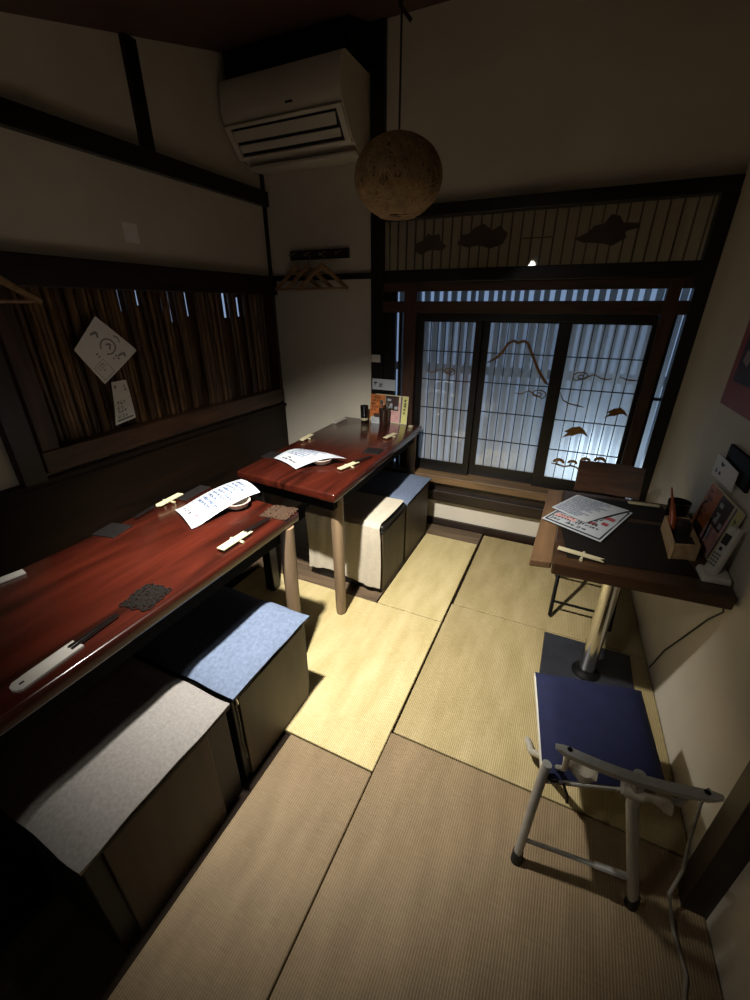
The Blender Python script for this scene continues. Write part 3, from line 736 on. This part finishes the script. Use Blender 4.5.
# ------------------------------------------------------------------ hook board, hangers
t = thing('hook_board', (-1.71, YB-.012, 1.845), 'black wooden board with four coat hooks on the back wall', 'coat rack')
MB().box(-1.945, -1.48, YB-.018, YB, 1.815, 1.872, .003).build('board', 'black', t)
hx = [-1.885, -1.77, -1.645, -1.53]
for x in hx: MB().tube([(x, YB-.016, 1.86), (x, YB-.07, 1.845), (x, YB-.105, 1.832), (x, YB-.112, 1.84)], .005, 8).build('hook', 'steel', t, True)
def hanger(x, y, z, label, rotz=0, group=None, tilt=0, scale=1):
    t = thing('coat_hanger', (x, y, z), label, 'coat hanger', group)
    c, s_ = math.cos(rotz), math.sin(rotz)
    def P(a, b, e=0): return (x+(a*c-e*s_)*scale, y+(a*s_+e*c)*scale, z+(b+a*tilt)*scale)
    MB().tube([P(-.195, -.195), P(-.15, -.165), P(-.05, -.09), P(0, -.06), P(.05, -.09), P(.15, -.165), P(.195, -.195)], [.009, .011, .013, .016, .013, .011, .009], 8, flat=(.7, 1.2)).build('shoulders', 'hanger', t, True)
    MB().tube([P(-.175, -.192), P(.175, -.192)], .007, 8).build('bar', 'hanger', t, True)
    pts = [P(0, -.06)]+[P(.022*math.sin(a), -.0+.022*math.cos(a)-.012) for a in [R(k) for k in (180, 130, 80, 30, -20, -60)]]
    MB().tube(pts, .0025, 6).build('hook', 'steel', t, True)
    return t
hg = 'wooden coat hangers on the hook board'
hanger(hx[0]+.004, YB-.042, 1.828, 'leftmost wooden coat hanger under the hook board', 0, hg)
hanger(hx[1]+.004, YB-.072, 1.828, 'middle wooden coat hanger under the hook board', 0, hg)
hanger(hx[2]+.004, YB-.102, 1.828, 'rightmost wooden coat hanger under the hook board', 0, hg)
hanger(-2.04, .91, 1.735, 'wooden coat hanger in front of the bamboo window at the picture edge', R(72), None)
MB
tag(MB().tube([(XL+.05, .91, 1.712), (-2.075, .91, 1.712), (-2.035, .91, 1.722), (-2.03, .91, 1.74)], .006, 8).build('wall_hook', 'steel'), 'metal hook on the dark rail holding the left coat hanger', 'hook')
# wall plate by the post, paper tag on the left wall
t = thing('wall_switch', (-1.27, YB-.04, 1.195), 'small cream wall switch on the black post', 'switch')
MB().box(-1.306, -1.238, YB-.043, YB-.034, 1.172, 1.222, .003).build('plate', 'white', t)
MB().box(-1.288, -1.256, YB-.047, YB-.042, 1.188, 1.206, .001).build('rocker', 'acplastic', t)
tag(MB().box(XL, XL+.002, 1.655, 1.735, 1.815, 1.90).build('paper_tag', 'paper_bright'), 'small square pale tag on the plaster above the bamboo window', 'tag')

# ------------------------------------------------------------------ papers on the bamboo window
xp = XL+.012
def sheet(name, fn, mat, label, cat, nu=8, nv=8, th=.0006, group=None):
    o = MB().grid(fn, nu, nv, th).build(name, mat); tag(o, label, cat, group); return o
rng = random.Random(11)
# diamond: corners top, left, bottom, right  (u: left->top..., normal to +x)
Dt, Dl, Db, Dr = (1.392, 1.483), (1.25, 1.341), (1.351, 1.171), (1.564, 1.315)
fn = lambda u, v: (xp+.010*math.sin(u*2.2)*math.sin(v*2)+.002, (Dl[0]*(1-u)+Db[0]*u)*(1-v)+(Dt[0]*(1-u)+Dr[0]*u)*v, (Dl[1]*(1-u)+Db[1]*u)*(1-v)+(Dt[1]*(1-u)+Dr[1]*u)*v)
o = sheet('pinned_poster', fn, 'paper_bright', 'white drawing pinned diagonally on the bamboo window', 'poster')
arc = [(.50+.16*math.cos(a), .62+.16*math.sin(a)) for a in [R(k) for k in range(-60, 250, 18)]]
print_on(fn, [], 'inkfaint', o, 'printed_drawing', polys=stroke(arc, .035)+stroke([(.44, .62), (.50, .70), (.57, .60)], .04)+stroke([(.1, .55), (.16, .70), (.24, .62)], .05)+stroke([(.45, .9), (.55, .93), (.62, .87)], .03)+stroke([(.78, .62), (.82, .76), (.9, .72)], .05))
print_on(fn, text_rows(.40, .62, .28, .36, 1, .06, rng)+text_rows(.62, .92, .10, .30, 3, .05, rng)+frame_rects(.58, .06, .95, .34, .008), 'inkgrey', o)
print_on(fn, text_rows(.72, .92, .48, .62, 2, .06, rng), 'inkred', o)
Q = [(1.379, 1.177), (1.461, 1.178), (1.465, .978), (1.345, .962)]  # tl tr br bl
fn2 = lambda u, v: (xp+.010+.006*math.sin(v*3), (Q[3][0]*(1-u)+Q[2][0]*u)*(1-v)+(Q[0][0]*(1-u)+Q[1][0]*u)*v, (Q[3][1]*(1-u)+Q[2][1]*u)*(1-v)+(Q[0][1]*(1-u)+Q[1][1]*u)*v)
o = sheet('pinned_notice', fn2, 'paper_bright', 'narrow white notice pinned below the diagonal drawing', 'notice')
print_on(fn2, text_rows(.15, .9, .12, .55, 4, .14, rng)+text_rows(.1, .5, .8, .93, 1, .2, rng)+[(.1, .06, .9, .1)], 'inkgrey', o)
print_on(fn2, text_rows(.72, .95, .6, .92, 3, .12, rng), 'inkred', o)

# ------------------------------------------------------------------ things on the red tables
zt = .765
def menu_fn(P, h):
    """P corners: A(u0v0) B(u1v0) C(u1v1) D(u0v1); h(u,v) lift"""
    A, B, C_, D_ = [Vector((p[0], p[1], 0)) for p in P]
    def fn(u, v):
        p = A*(1-u)*(1-v)+B*u*(1-v)+C_*u*v+D_*(1-u)*v
        return (p.x, p.y, zt+.0015+h(u, v))
    return fn
def shallow_bowl(x, y, z, r_, label, group='bowls under the menus'):
    o = MB().lathe([(r_*.45, 0), (r_*.5, .004), (r_*.8, .014), (r_, .034), (r_*.97, .036), (r_*.76, .018), (r_*.4, .009), (.002, .008)], (x, y, z), 32).build('small_bowl', 'bowl', None, True)
    return tag(o, label, 'bowl', group)
shallow_bowl(-1.172, 1.160, zt, .056, 'pale round bowl under the printed menu on the near red table')
shallow_bowl(-1.135, 1.765, zt, .062, 'pale round bowl under the printed menu on the far red table')
hN = lambda u, v: .004+.036*math.sin(max(0, min(1, (u-.1)/.9))*math.pi*.62)+.012*math.sin(v*math.pi)
fN = menu_fn([(-1.196, .939), (-1.13, 1.26), (-1.306, 1.34), (-1.384, 1.027)], hN)
# correct for the lift so the sheet sits over the bowl
o = sheet('printed_menu', fN, 'paper', 'printed menu sheet resting on a bowl on the near red table', 'menu', 16, 8, group='printed menus on the red tables')
rng = random.Random(5)
print_on(fN, frame_rects(.04, .06, .96, .94, .006, .012)+[(.225, .06, .231, .94)]+text_cols(.27, .92, .14, .88, 9, .055, rng), 'inkblue', o, seg=2)
print_on(fN, text_rows(.07, .20, .45, .88, 3, .05, rng), 'ink', o)
print_on(fN, text_rows(.07, .20, .14, .34, 2, .04, rng), 'inkred', o)
hF = lambda u, v: .004+.040*math.sin(max(0, min(1, u*1.0))*math.pi*.75)+.008*math.sin(v*math.pi)
fF = menu_fn([(-1.205, 1.628), (-1.01, 1.81), (-1.285, 1.845), (-1.412, 1.717)], hF)
o = sheet('printed_menu', fF, 'paper', 'printed menu sheet resting on a bowl on the far red table', 'menu', 16, 8, group='printed menus on the red tables')
print_on(fF, text_cols(.30, .9, .14, .88, 8, .06, rng)+frame_rects(.05, .06, .95, .94, .006, .012), 'inkblue', o, seg=2)
print_on(fF, text_rows(.08, .26, .2, .85, 4, .06, rng), 'ink', o)

def woven_mat(cx, cy_, w, h, rot, m, label, group='coasters on the red tables'):
    """openwork coaster: ring links in a grid"""
    mb = MB(); c, s_ = math.cos(rot), math.sin(rot); nx, ny = max(3, int(w/.010)), max(3, int(h/.010)); jr = random.Random(4)
    for i in range(nx):
        for j in range(ny):
            a = (i+.5)/nx*w-w/2; b = (j+.5)/ny*h-h/2
            a += jr.uniform(-.004, .004); b += jr.uniform(-.004, .004); q_ = jr.uniform(.006, .0105)
            ctr = (cx+a*c-b*s_, cy_+a*s_+b*c)
            mb.tube([(ctr[0]+q_*math.cos(k*math.pi/4), ctr[1]+q_*math.sin(k*math.pi/4), zt+.0022+jr.uniform(0, .0016)) for k in range(8)], .002, 4, closed=True)
    return tag(mb.build('woven_coaster', m, None, True), label, 'coaster', group)
woven_mat(-.985, 1.195, .11, .10, .1, 'coaster', 'brown woven coaster at the corner of the near red table')
woven_mat(-1.003, .592, .085, .10, .15, 'coaster_dark', 'dark woven coaster midway along the edge of the near red table')
def flat_mat(cx, cy_, w, h, rot, z, m, label, name='slate_coaster', cat='coaster', th=.004, group='coasters on the red tables'):
    c, s_ = math.cos(rot), math.sin(rot)
    q = [(cx+a*c-b*s_, cy_+a*s_+b*c) for a, b in ((-w/2, -h/2), (w/2, -h/2), (w/2, h/2), (-w/2, h/2))]
    return tag(MB().quadbox([(x, y, z) for x, y in q]+[(x, y, z+th) for x, y in q], .001, 1).build(name, m), label, cat, group)
flat_mat(-1.462, .81, .095, .095, .2, zt, 'slate', 'dark slate coaster at the far side of the near red table')
flat_mat(-1.455, 1.19, .06, .16, .1, zt, 'slate', 'dark slate coaster beside the menu corner on the near red table')
flat_mat(-.975, 2.07, .10, .10, .1, zt, 'slate', 'dark slate coaster near the edge of the far red table')
flat_mat(-1.452, 1.765, .10, .10, .1, zt, 'slate', 'dark slate coaster at the wall side of the far red table')

def chop_set(x, y, rot, L, m, sleeve_label, ext=.10, rest=True, w=.028, label=None, z=zt, notch=True, chop=True, big=False):
    """paper sleeve (origin at its open end) with chopsticks sticking out"""
    c, s_ = math.cos(rot), math.sin(rot)
    def P(a, b, h): return (x+a*c-b*s_, y+a*s_+b*c, z+h)
    zz = .010 if rest else .001
    tip = [(-L, -w/2), (0, -w/2), (-.012, 0), (0, w/2), (-L, w/2)] if notch else [(-L, -w/2), (0, -w/2), (0, w/2), (-L, w/2)]
    if big: tip = [(0, -w/2), (0, w/2), (-L+.012, w/2), (-L+.003, w*.3), (-L, 0), (-L+.003, -w*.3), (-L+.012, -w/2)]
    mb = MB().prism([P(a, b, zz) for a, b in tip], (0, 0, .004 if not big else .006))
    o = mb.build('chopstick_sleeve', m); tag(o, sleeve_label, 'chopstick sleeve', 'paper chopstick sleeves')
    if big:
        MB().prism([P(a, b, zz+.006) for a, b in ((-L+.016, -.003), (-L+.026, -.003), (-L+.026, .003), (-L+.016, .003))], (0, 0, .0006)).build('slot', 'ink', o)
        MB().tube([P(-L+.03, w*.46, zz+.006), P(0, w*.46, zz+.006)], .002, 5).build('rim', m, o)
    if rest:
        rr = MB().tube([P(-L*.45, -.03, .005), P(-L*.45, -.012, .0048), P(-L*.45, .012, .0048), P(-L*.45, .03, .005)], [.006, .005, .005, .006], 8, flat=(1, .85)).build('chopstick_rest', 'ceramic', None, True)
        tag(rr, 'cream chopstick rest under ' + sleeve_label, 'chopstick rest', 'chopstick rests')
    if chop:
        tt = thing('chopsticks', P(0, 0, zz), 'black chopsticks in ' + sleeve_label, 'chopsticks', 'black chopsticks')
        for b in (-.006, .006):
            MB().tube([P(-.02, b, zz+.0075), P(ext, b*.7, zz+.0075-(zz if rest else 0)*.55)], [.0036, .0028], 6).build('chopstick', 'chopstick', tt)
r0 = math.pi/2
chop_set(-.982, 1.012, r0-.02, .145, 'sleeve', 'cream sleeve at the near table corner', .11, True, .032)
chop_set(-1.468, 1.02, r0+.10, -.125, 'sleeve', 'cream sleeve on the wall side of the near table', -.12, True, .030)
chop_set(-1.463, .515, r0-.2, .15, 'sleevewhite', 'white sleeve cut by the picture edge on the near table', .1, False, .034, notch=False, chop=False)
chop_set(-.994, .392, r0+.06, .15, 'sleevewhite', 'long white holder on the near red table', .11, False, .040, big=True)
chop_set(-.962, 1.845, r0-.25, .14, 'sleeve', 'bright cream sleeve on the far table front', .12, True, .030)
chop_set(-1.455, 2.05, r0+.08, -.13, 'sleeve', 'pale sleeve on the wall side of the far table', -.1, True, .030, chop=False)
chop_set(-1.495, 2.69, r0, .17, 'sleevewhite', 'greyish sleeve at the back wall corner of the far red table', .02, False, .032, chop=False)
chop_set(-.985, 2.44, r0-.15, .13, 'sleeve', 'pinkish sleeve toward the window on the far table', .10, True, .030, chop=False)
# back of the far table
def cup(x, y, z, r_, h, m, label, band=False, group=None, name='cup'):
    t = thing(name, (x, y, z), label, 'cup', group)
    MB().lathe([(r_*.82, 0), (r_*.86, .004), (r_, h), (r_*.92, h), (r_*.78, .008), (.001, .008)], (x, y, z), 28).build('cup_body', m, t, True)
    if band: MB().lathe([(r_*.885, h*.10), (r_*.9, h*.11), (r_*.925, h*.24), (r_*.9, h*.25)], (x, y, z), 28).build('band', 'ceramic', t, True)
    return t
cup(-1.325, 2.665, zt, .030, .115, 'cup', 'black cup with a white band at the back of the far red table', True)
o = thing('cutlery_pot', (-1.165, 2.655, zt), 'brown pot holding cutlery in front of the colourful menu', 'pot')
MB().lathe([(.032, 0), (.034, .004), (.037, .11), (.033, .11), (.030, .008), (.001, .008)], (-1.165, 2.655, zt), 24).build('pot_body', 'browncup', o, True)
for i, (dx, dy, tx, ty, h) in enumerate([(-.012, .0, -.028, .0, .17), (.008, .01, .012, .02, .18), (.014, -.008, .036, -.01, .165), (-.004, -.012, -.006, -.02, .175)]):
    u = thing('cutlery', (-1.165+dx, 2.655+dy, zt+.01), ['steel fork in the brown pot, leaning left', 'tall steel spoon at the back of the brown pot', 'steel spoon in the brown pot, leaning right', 'steel fork at the front of the brown pot'][i], 'cutlery', 'cutlery in the brown pot')
    a_, b_ = Vector((-1.165+dx, 2.655+dy, zt+.012)), Vector((-1.165+tx, 2.655+ty, zt+h))
    MB().tube([a_, a_.lerp(b_, .78)], .0028, 6).build('handle', 'steel', u)
    MB().tube([a_.lerp(b_, .76), a_.lerp(b_, .84), a_.lerp(b_, .93), b_], [.003, .010, .011, .004], 8, flat=(1, .3)).build('bowl' if i in (1, 2) else 'tines', 'steel', u, True)
o = MB().box(-1.262, -1.195, 2.648, 2.652, zt, zt+.045).box(-1.262, -1.195, 2.652, 2.675, zt, zt+.003).build('small_card', 'paper'); tag(o, 'small folded white card between black cup and brown pot', 'card')
fc = flatfn((-1.262, 2.6478, zt), (-1.195, 2.6478, zt), (-1.262, 2.6478, zt+.045)); print_on(fc, text_rows(.1, .9, .2, .8, 2, .12, random.Random(2)), 'inkgrey', o, off=.0004)
o = MB().lathe([(.014, 0), (.019, .01), (.021, .026), (.014, .040), (.005, .044)], (-1.268, 2.685, zt), 16).build('sauce_pot', 'ceramic', None, True); tag(o, 'little round white pot beside the black cup', 'pot')
o = MB().lathe([(.016, 0), (.018, .004), (.017, .012), (.004, .016)], (-.962, 2.655, zt), 16).build('bottle_cap_dish', 'ceramic', None, True); o.name = 'tiny_dish'; tag(o, 'tiny pale dish at the window end of the far red table', 'dish')
# colourful standing menus
def photo_menu(fn, label, seed, group=None, w=.27):
    o = MB().grid(fn, 4, 4, .004).build('standing_menu', 'paper_warm'); tag(o, label, 'menu', group)
    rng = random.Random(seed)
    print_on(fn, [(.01, .02, .40, .98)], 'inkorange', o, 'printed_block')
    print_on(fn, [(.41, .45, .76, .97), (.12, .06, .40, .28)], 'inkbrown', o, 'printed_photo', off=.0012)
    print_on(fn, [(.41, .02, .80, .44), (.62, .45, .80, .75)], 'inkpink', o, 'printed_photo', off=.0010)
    print_on(fn, [(.50, .52, .60, .70), (.46, .78, .56, .86), (.46, .2, .58, .4), (.66, .5, .74, .6)], 'paper', o, 'printed_photo', off=.0016)
    print_on(fn, [(.81, .02, .85, .98)], 'inkpurple', o, 'printed_stripe', off=.0010)
    print_on(fn, [(.86, .02, .985, .98)], 'inkyellow', o, 'printed_stripe', off=.0010)
    print_on(fn, text_rows(.05, .36, .35, .92, 5, .05, rng), 'inkbrown', o, off=.0016)
    print_on(fn, text_cols(.88, .97, .1, .9, 1, .09, rng), 'ink', o, off=.0016)
photo_menu(flatfn((-1.315, 2.722, zt), (-1.015, 2.710, zt), (-1.315, 2.752, zt+.19)), 'colourful photo menu standing at the back of the far red table', 21)
fsg = flatfn((-1.30, 2.748, .985), (-1.12, 2.748, .985), (-1.30, 2.748, 1.06))
o = MB().grid(fsg, 2, 2, .004).build('notice_card', 'paper'); tag(o, 'white notice card above the standing menu on the black post', 'notice')
print_on(fsg, text_rows(.06, .95, .2, .8, 1, .17, random.Random(4)), 'ink', o)

# ------------------------------------------------------------------ things on the wall table
zt = .73; rng = random.Random(8)
flat_mat(.270, 1.60, .40, .36, .13, zt, 'blackmat', 'black mat lying under the papers on the wall table', 'placemat', 'placemat', .003, None)
flat_mat(.30, 1.915, .34, .17, .10, zt, 'blackmat', 'black mat at the window end of the wall table', 'placemat', 'placemat', .003, None)
def paper_on(P, h):
    A, B, C_, D_ = [Vector(p) for p in P]
    return lambda u, v: tuple((A*(1-u)*(1-v)+B*u*(1-v)+C_*u*v+D_*(1-u)*v)[:2])+(zt+h(u, v),)
# big laminated menu; u from left corner to near corner, v towards the window
fm = paper_on([(-.012, 1.655, 0), (.202, 1.545, 0), (.332, 1.868, 0), (.13, 1.962, 0)], lambda u, v: .006+.004*math.sin(u*3)*math.sin(v*3)+.004)
o = sheet('laminated_menu', fm, 'paper', 'large laminated menu with black border on the wall table', 'menu', 10, 10)
print_on(fm, [(.03, .03, .97, .06), (.03, .94, .97, .97), (.03, .06, .055, .94), (.945, .06, .97, .94)], 'ink', o, 'printed_border')
print_on(fm, text_rows(.35, .92, .08, .16, 1, .07, rng)+text_rows(.5, .94, .20, .46, 4, .045, rng)+text_rows(.1, .9, .5, .9, 6, .045, rng), 'ink', o, off=.0012)
print_on(fm, text_rows(.07, .32, .08, .16, 1, .05, rng)+text_rows(.06, .94, .16, .94, 11, .04, rng), 'ink', o, off=.0008)
print_on(fm, [(.08, .20, .44, .28), (.10, .34, .44, .42)], 'inkpink', o, 'printed_block', off=.0009)
print_on(fm, [(.62, .30, .72, .36), (.78, .38, .88, .46), (.72, .55, .9, .64)], 'inkred', o, 'printed_block', off=.0010)
fw = paper_on([(.018, 1.765, 0), (.150, 1.672, 0), (.318, 1.868, 0), (.115, 1.955, 0)], lambda u, v: .0175+.006*math.sin(u*2.5)*math.sin(v*3))
o = sheet('white_menu_sheet', fw, 'paper', 'loose white menu sheet on top of the laminated menu', 'menu', 10, 10)
print_on(fw, text_rows(.05, .96, .05, .95, 13, .036, rng), 'inkblue', o)
chop_set(.210, 1.408, -.17, .150, 'sleeve', 'cream sleeve on the front edge of the wall table', .05, True, .022, z=zt, chop=False)
chop_set(.325, 1.99, .10, -.12, 'sleeve', 'pale sleeve at the window end of the wall table', .05, False, .022, z=zt+.003, chop=False, notch=False)
# wooden condiment box
t = thing('condiment_box', (.47, 1.66, zt), 'pale wooden condiment box with dark compartments on the wall table', 'box')
bx = [(.416, 1.535), (.500, 1.562), (.506, 1.79), (.422, 1.775)]
def wallq(a, b, th_, z0, z1, mb):
    a, b = Vector(a), Vector(b); d_ = (b-a).normalized(); n_ = Vector((-d_.y, d_.x))*th_
    mb.quadbox([(a.x, a.y, z0), (b.x, b.y, z0), (b.x+n_.x, b.y+n_.y, z0), (a.x+n_.x, a.y+n_.y, z0), (a.x, a.y, z1), (b.x, b.y, z1), (b.x+n_.x, b.y+n_.y, z1), (a.x+n_.x, a.y+n_.y, z1)], .001, 1)
mb = MB()
for i in range(4): wallq(bx[i], bx[(i+1) % 4], .007, zt, zt+.062, mb)
mb.quadbox([(x, y, zt) for x, y in bx]+[(x, y, zt+.006) for x, y in bx]); mb.build('tray', 'woodbox', t)
mb = MB(); wallq((.432, 1.552), (.491, 1.570), .004, zt+.008, zt+.05, mb); mb.quadbox([(.43, 1.55, zt+.01), (.492, 1.572, zt+.01), (.496, 1.66, zt+.01), (.432, 1.65, zt+.01), (.43, 1.55, zt+.052), (.492, 1.572, zt+.052), (.496, 1.66, zt+.046), (.432, 1.65, zt+.046)], .004, 2)
mb.build('compartment', 'darkpart', t)
tag(MB()  .box(.452, .490, 1.675, 1.725, zt+.006, zt+.085, .006, 2).build('seasoning_jar', 'darkpart', None, True), 'black seasoning jar standing in the condiment box', 'jar')
o = thing('sauce_bottle', (.442, 1.72, zt+.006), 'slim amber bottle leaning in the condiment box', 'bottle')
MB().tube([(.444, 1.715, zt+.008), (.440, 1.735, zt+.07), (.434, 1.775, zt+.115)], [.013, .013, .008], 12).build('bottle_body', 'amber', o, True)
MB().tube([(.434, 1.775, zt+.115), (.428, 1.80, zt+.145), (.424, 1.815, zt+.165)], [.006, .004, .003], 10).build('nozzle', 'amber', o, True)
cup(.478, 1.865, zt, .040, .095, 'cup', 'black cup behind the condiment box on the wall table')
# standing menus leaning against the wall
photo_menu(flatfn((.522, 1.838, zt+.001), (.541, 1.54, zt+.001), (.550, 1.84, zt+.205)), 'colourful photo menu leaning behind the condiment box', 33)
# wire menu stand
t = thing('menu_stand', (.505, 1.7, zt), 'black wire stand holding the photo menu on the wall table', 'stand')
for y in (1.63, 1.76): MB().tube([(.513, y, zt+.003), (.520, y, zt+.14), (.532, y, zt+.155)], .0028, 6).build('wire', 'blackmetal', t)
MB().tube([(.513, 1.63, zt+.003), (.513, 1.76, zt+.003)], .0028, 6).build('wire', 'blackmetal', t)
# wall notice
def onwall(y, z, off=0): return (xr(y)-off, y, z)
o = MB().quadbox([onwall(1.60, .985, .012), onwall(1.60, .985, .001), onwall(1.83, .985, .001), onwall(1.83, .985, .012), onwall(1.60, 1.085, .012), onwall(1.60, 1.085, .001), onwall(1.83, 1.085, .001), onwall(1.83, 1.085, .012)], .002)
o = o.build('notice_board', 'boardblack'); tag(o, 'small black board on the right wall behind the white notice', 'notice board')
fnn = lambda u, v: onwall(1.885+(1.672-1.885)*u, .95+.008*u+(.083-.012*u)*v, .018)
o = sheet('notice_card', fnn, 'paper_bright', 'white notice card on the black board on the right wall', 'notice', 2, 2, .002)
print_on(fnn, text_rows(.1, .9, .15, .45, 1, .14, rng)+text_rows(.25, .75, .55, .9, 1, .2, rng), 'ink', o, off=.0008)
# telephone
t = thing('cordless_telephone', (.545, 1.47, zt), 'white cordless telephone standing in its base on the wall table', 'telephone')
pb = [(.490, 1.425), (.572, 1.432), (.575, 1.515), (.488, 1.512)]
MB().quadbox([(x, y, zt) for x, y in pb]+[(x*.9+.0535, y*.9+.147, zt+.022) for x, y in pb], .006, 3).build('base', 'white', t, True)
ph = MB()
A_ = Vector((.520, 1.475, zt+.012)); B_ = Vector((.552, 1.50, zt+.175))
up = (B_-A_).normalized(); side = Vector((.30, -.95, 0)).normalized(); side = (side-up*side.dot(up)).normalized(); nor = side.cross(up)
def pp(a, b, c): return A_+up*a+side*b+nor*c
L_ = (B_-A_).length
ph.quadbox([pp(0, -.024, -.012), pp(0, .024, -.012), pp(0, .024, .012), pp(0, -.024, .012), pp(L_, -.021, -.012), pp(L_, .021, -.012), pp(L_, .021, .012), pp(L_, -.021, .012)], .008, 3)
hs = ph.build('handset', 'white', t, True)
sgn = -1 if (nor.x > 0) else 1
def face(a0, a1, b0, b1, m, nm):
    c = sgn*.0124; e = sgn*.0008
    mb = MB(); mb.quadbox([pp(a0, b0, c), pp(a0, b1, c), pp(a1, b1, c), pp(a1, b0, c), pp(a0, b0, c+e), pp(a0, b1, c+e), pp(a1, b1, c+e), pp(a1, b0, c+e)]); mb.build(nm, m, hs)
face(.105, .140, -.014, .014, 'darkpart', 'screen'); face(.083, .095, -.006, .006, 'darkpart', 'button')
for i in range(4):
    for j in range(3): face(.030+i*.012, .037+i*.012, -.015+j*.0115, -.007+j*.0115, 'inkgrey', 'key')
tag(MB().tube([(.577, 1.47, zt-.055), (.582, 1.44, zt-.10), (.576, 1.5, .55), (.571, 1.62, .36), (.565, 1.72, .20), (.562, 1.8, .02)], .003, 6).build('telephone_cable', 'darkcord', None, True), 'thin dark telephone cable hanging down the right wall below the wall table', 'cable')
# cable hanging down beside the post
tag(MB().tube([(.530, .985, .36), (.527, .98, .30), (.523, .94, .20), (.522, .90, .12), (.50, .86, .06), (.51, .80, .02), (.53, .72, .009), (.50, .60, .009), (.45, .5, .009)], .0045, 8).build('power_cable', 'cord', None, True), 'pale power cable hanging by the dark post at right', 'cable')
# poster on right wall
def fpo(u, v): return onwall(2.10+(1.72-2.10)*u, 1.18+.42*v, .003)
o = sheet('wall_poster', fpo, 'posterred', 'red poster with a dark picture on the right wall', 'poster', 4, 4, .002)
print_on(fpo, [(.14, .22, .95, .95)], 'posterdark', o, 'printed_picture', off=.0008)
print_on(fpo, [], 'posterface', o, 'printed_picture', off=.0014, polys=[[(.40, .55), (.62, .50), (.70, .68), (.52, .78)], [(.22, .40), (.36, .36), (.40, .44), (.26, .5)]])

# ------------------------------------------------------------------ lights
def spot(name, loc, aim, power, size, blend, rad, col):
    l = bpy.data.lights.new(name, 'SPOT'); l.energy = power; l.spot_size = R(size); l.spot_blend = blend; l.shadow_soft_size = rad; l.color = col
    o = bpy.data.objects.new(name, l); COL.objects.link(o); o.location = Vector(loc)+(Vector(aim)-Vector(loc)).normalized()*.02
    o.rotation_euler = (Vector(aim)-Vector(loc)).to_track_quat('-Z', 'Y').to_euler(); return o
def lamp_can(loc, aim, label):
    loc = Vector(loc); dd = (Vector(aim)-loc).normalized()
    t = thing('ceiling_spotlight', loc, label, 'spotlight', 'spotlights on the ceiling')
    MB().tube([loc-dd*.10, loc-dd*.09, loc-dd*.02, loc+dd*.0], [.02, .032, .036, .038], 18, cap=False).build('lamp_can', 'blackmetal', t, True)
    MB().tube([loc-dd*.006, loc, loc+dd*.006, loc+dd*.010], [.030, .030, .022, .006], 18).build('bulb', 'bulb', t, True)
    MB().tube([loc-dd*.09, loc-dd*.09+Vector((0, 0, zc(loc.y)-loc.z+.09*dd.z))], .008, 8).build('stem', 'blackmetal', t)
m_, nt_, b_ = new_mat('lit_bulb'); b_.inputs['Emission Color'].default_value = (1, .9, .75, 1); b_.inputs['Emission Strength'].default_value = 25; M['bulb'] = m_
LA = (-.76, .70, 2.05); AA = (-.92, 1.62, 0)
LB = (-.68, -.20, 1.98); AB = (-.45, 1.1, 0)
lamp_can(LA, AA, 'black ceiling spotlight over the corner of the near red table')
lamp_can(LB, AB, 'black ceiling spotlight above the foreground of the room')
warm = (1, .955, .875)
spot('spot_table', LA, AA, 430, 92, 1, .03, warm)
spot('spot_room', LB, AB, 10, 120, 1, .04, warm)
pl = bpy.data.lights.new('pane_glow_light', 'POINT'); pl.energy = 11; pl.color = (.75, .9, 1); pl.shadow_soft_size = .06  # unseen point light, added for the glow low in the right pane
po = bpy.data.objects.new('pane_glow_light', pl); COL.objects.link(po); po.location = (.20, 3.12, .55)
# dusk sky outside
wd = bpy.data.worlds.new('dusk'); sc.world = wd; wd.use_nodes = True
bg = wd.node_tree.nodes['Background']; bg.inputs['Color'].default_value = (.46, .66, 1, 1); bg.inputs['Strength'].default_value = .47
sc.view_settings.view_transform = 'Standard'; sc.view_settings.look = 'None'; sc.view_settings.gamma = 1; sc.view_settings.exposure = .1
try: sc.view_settings.use_curve_mapping = False
except Exception: pass
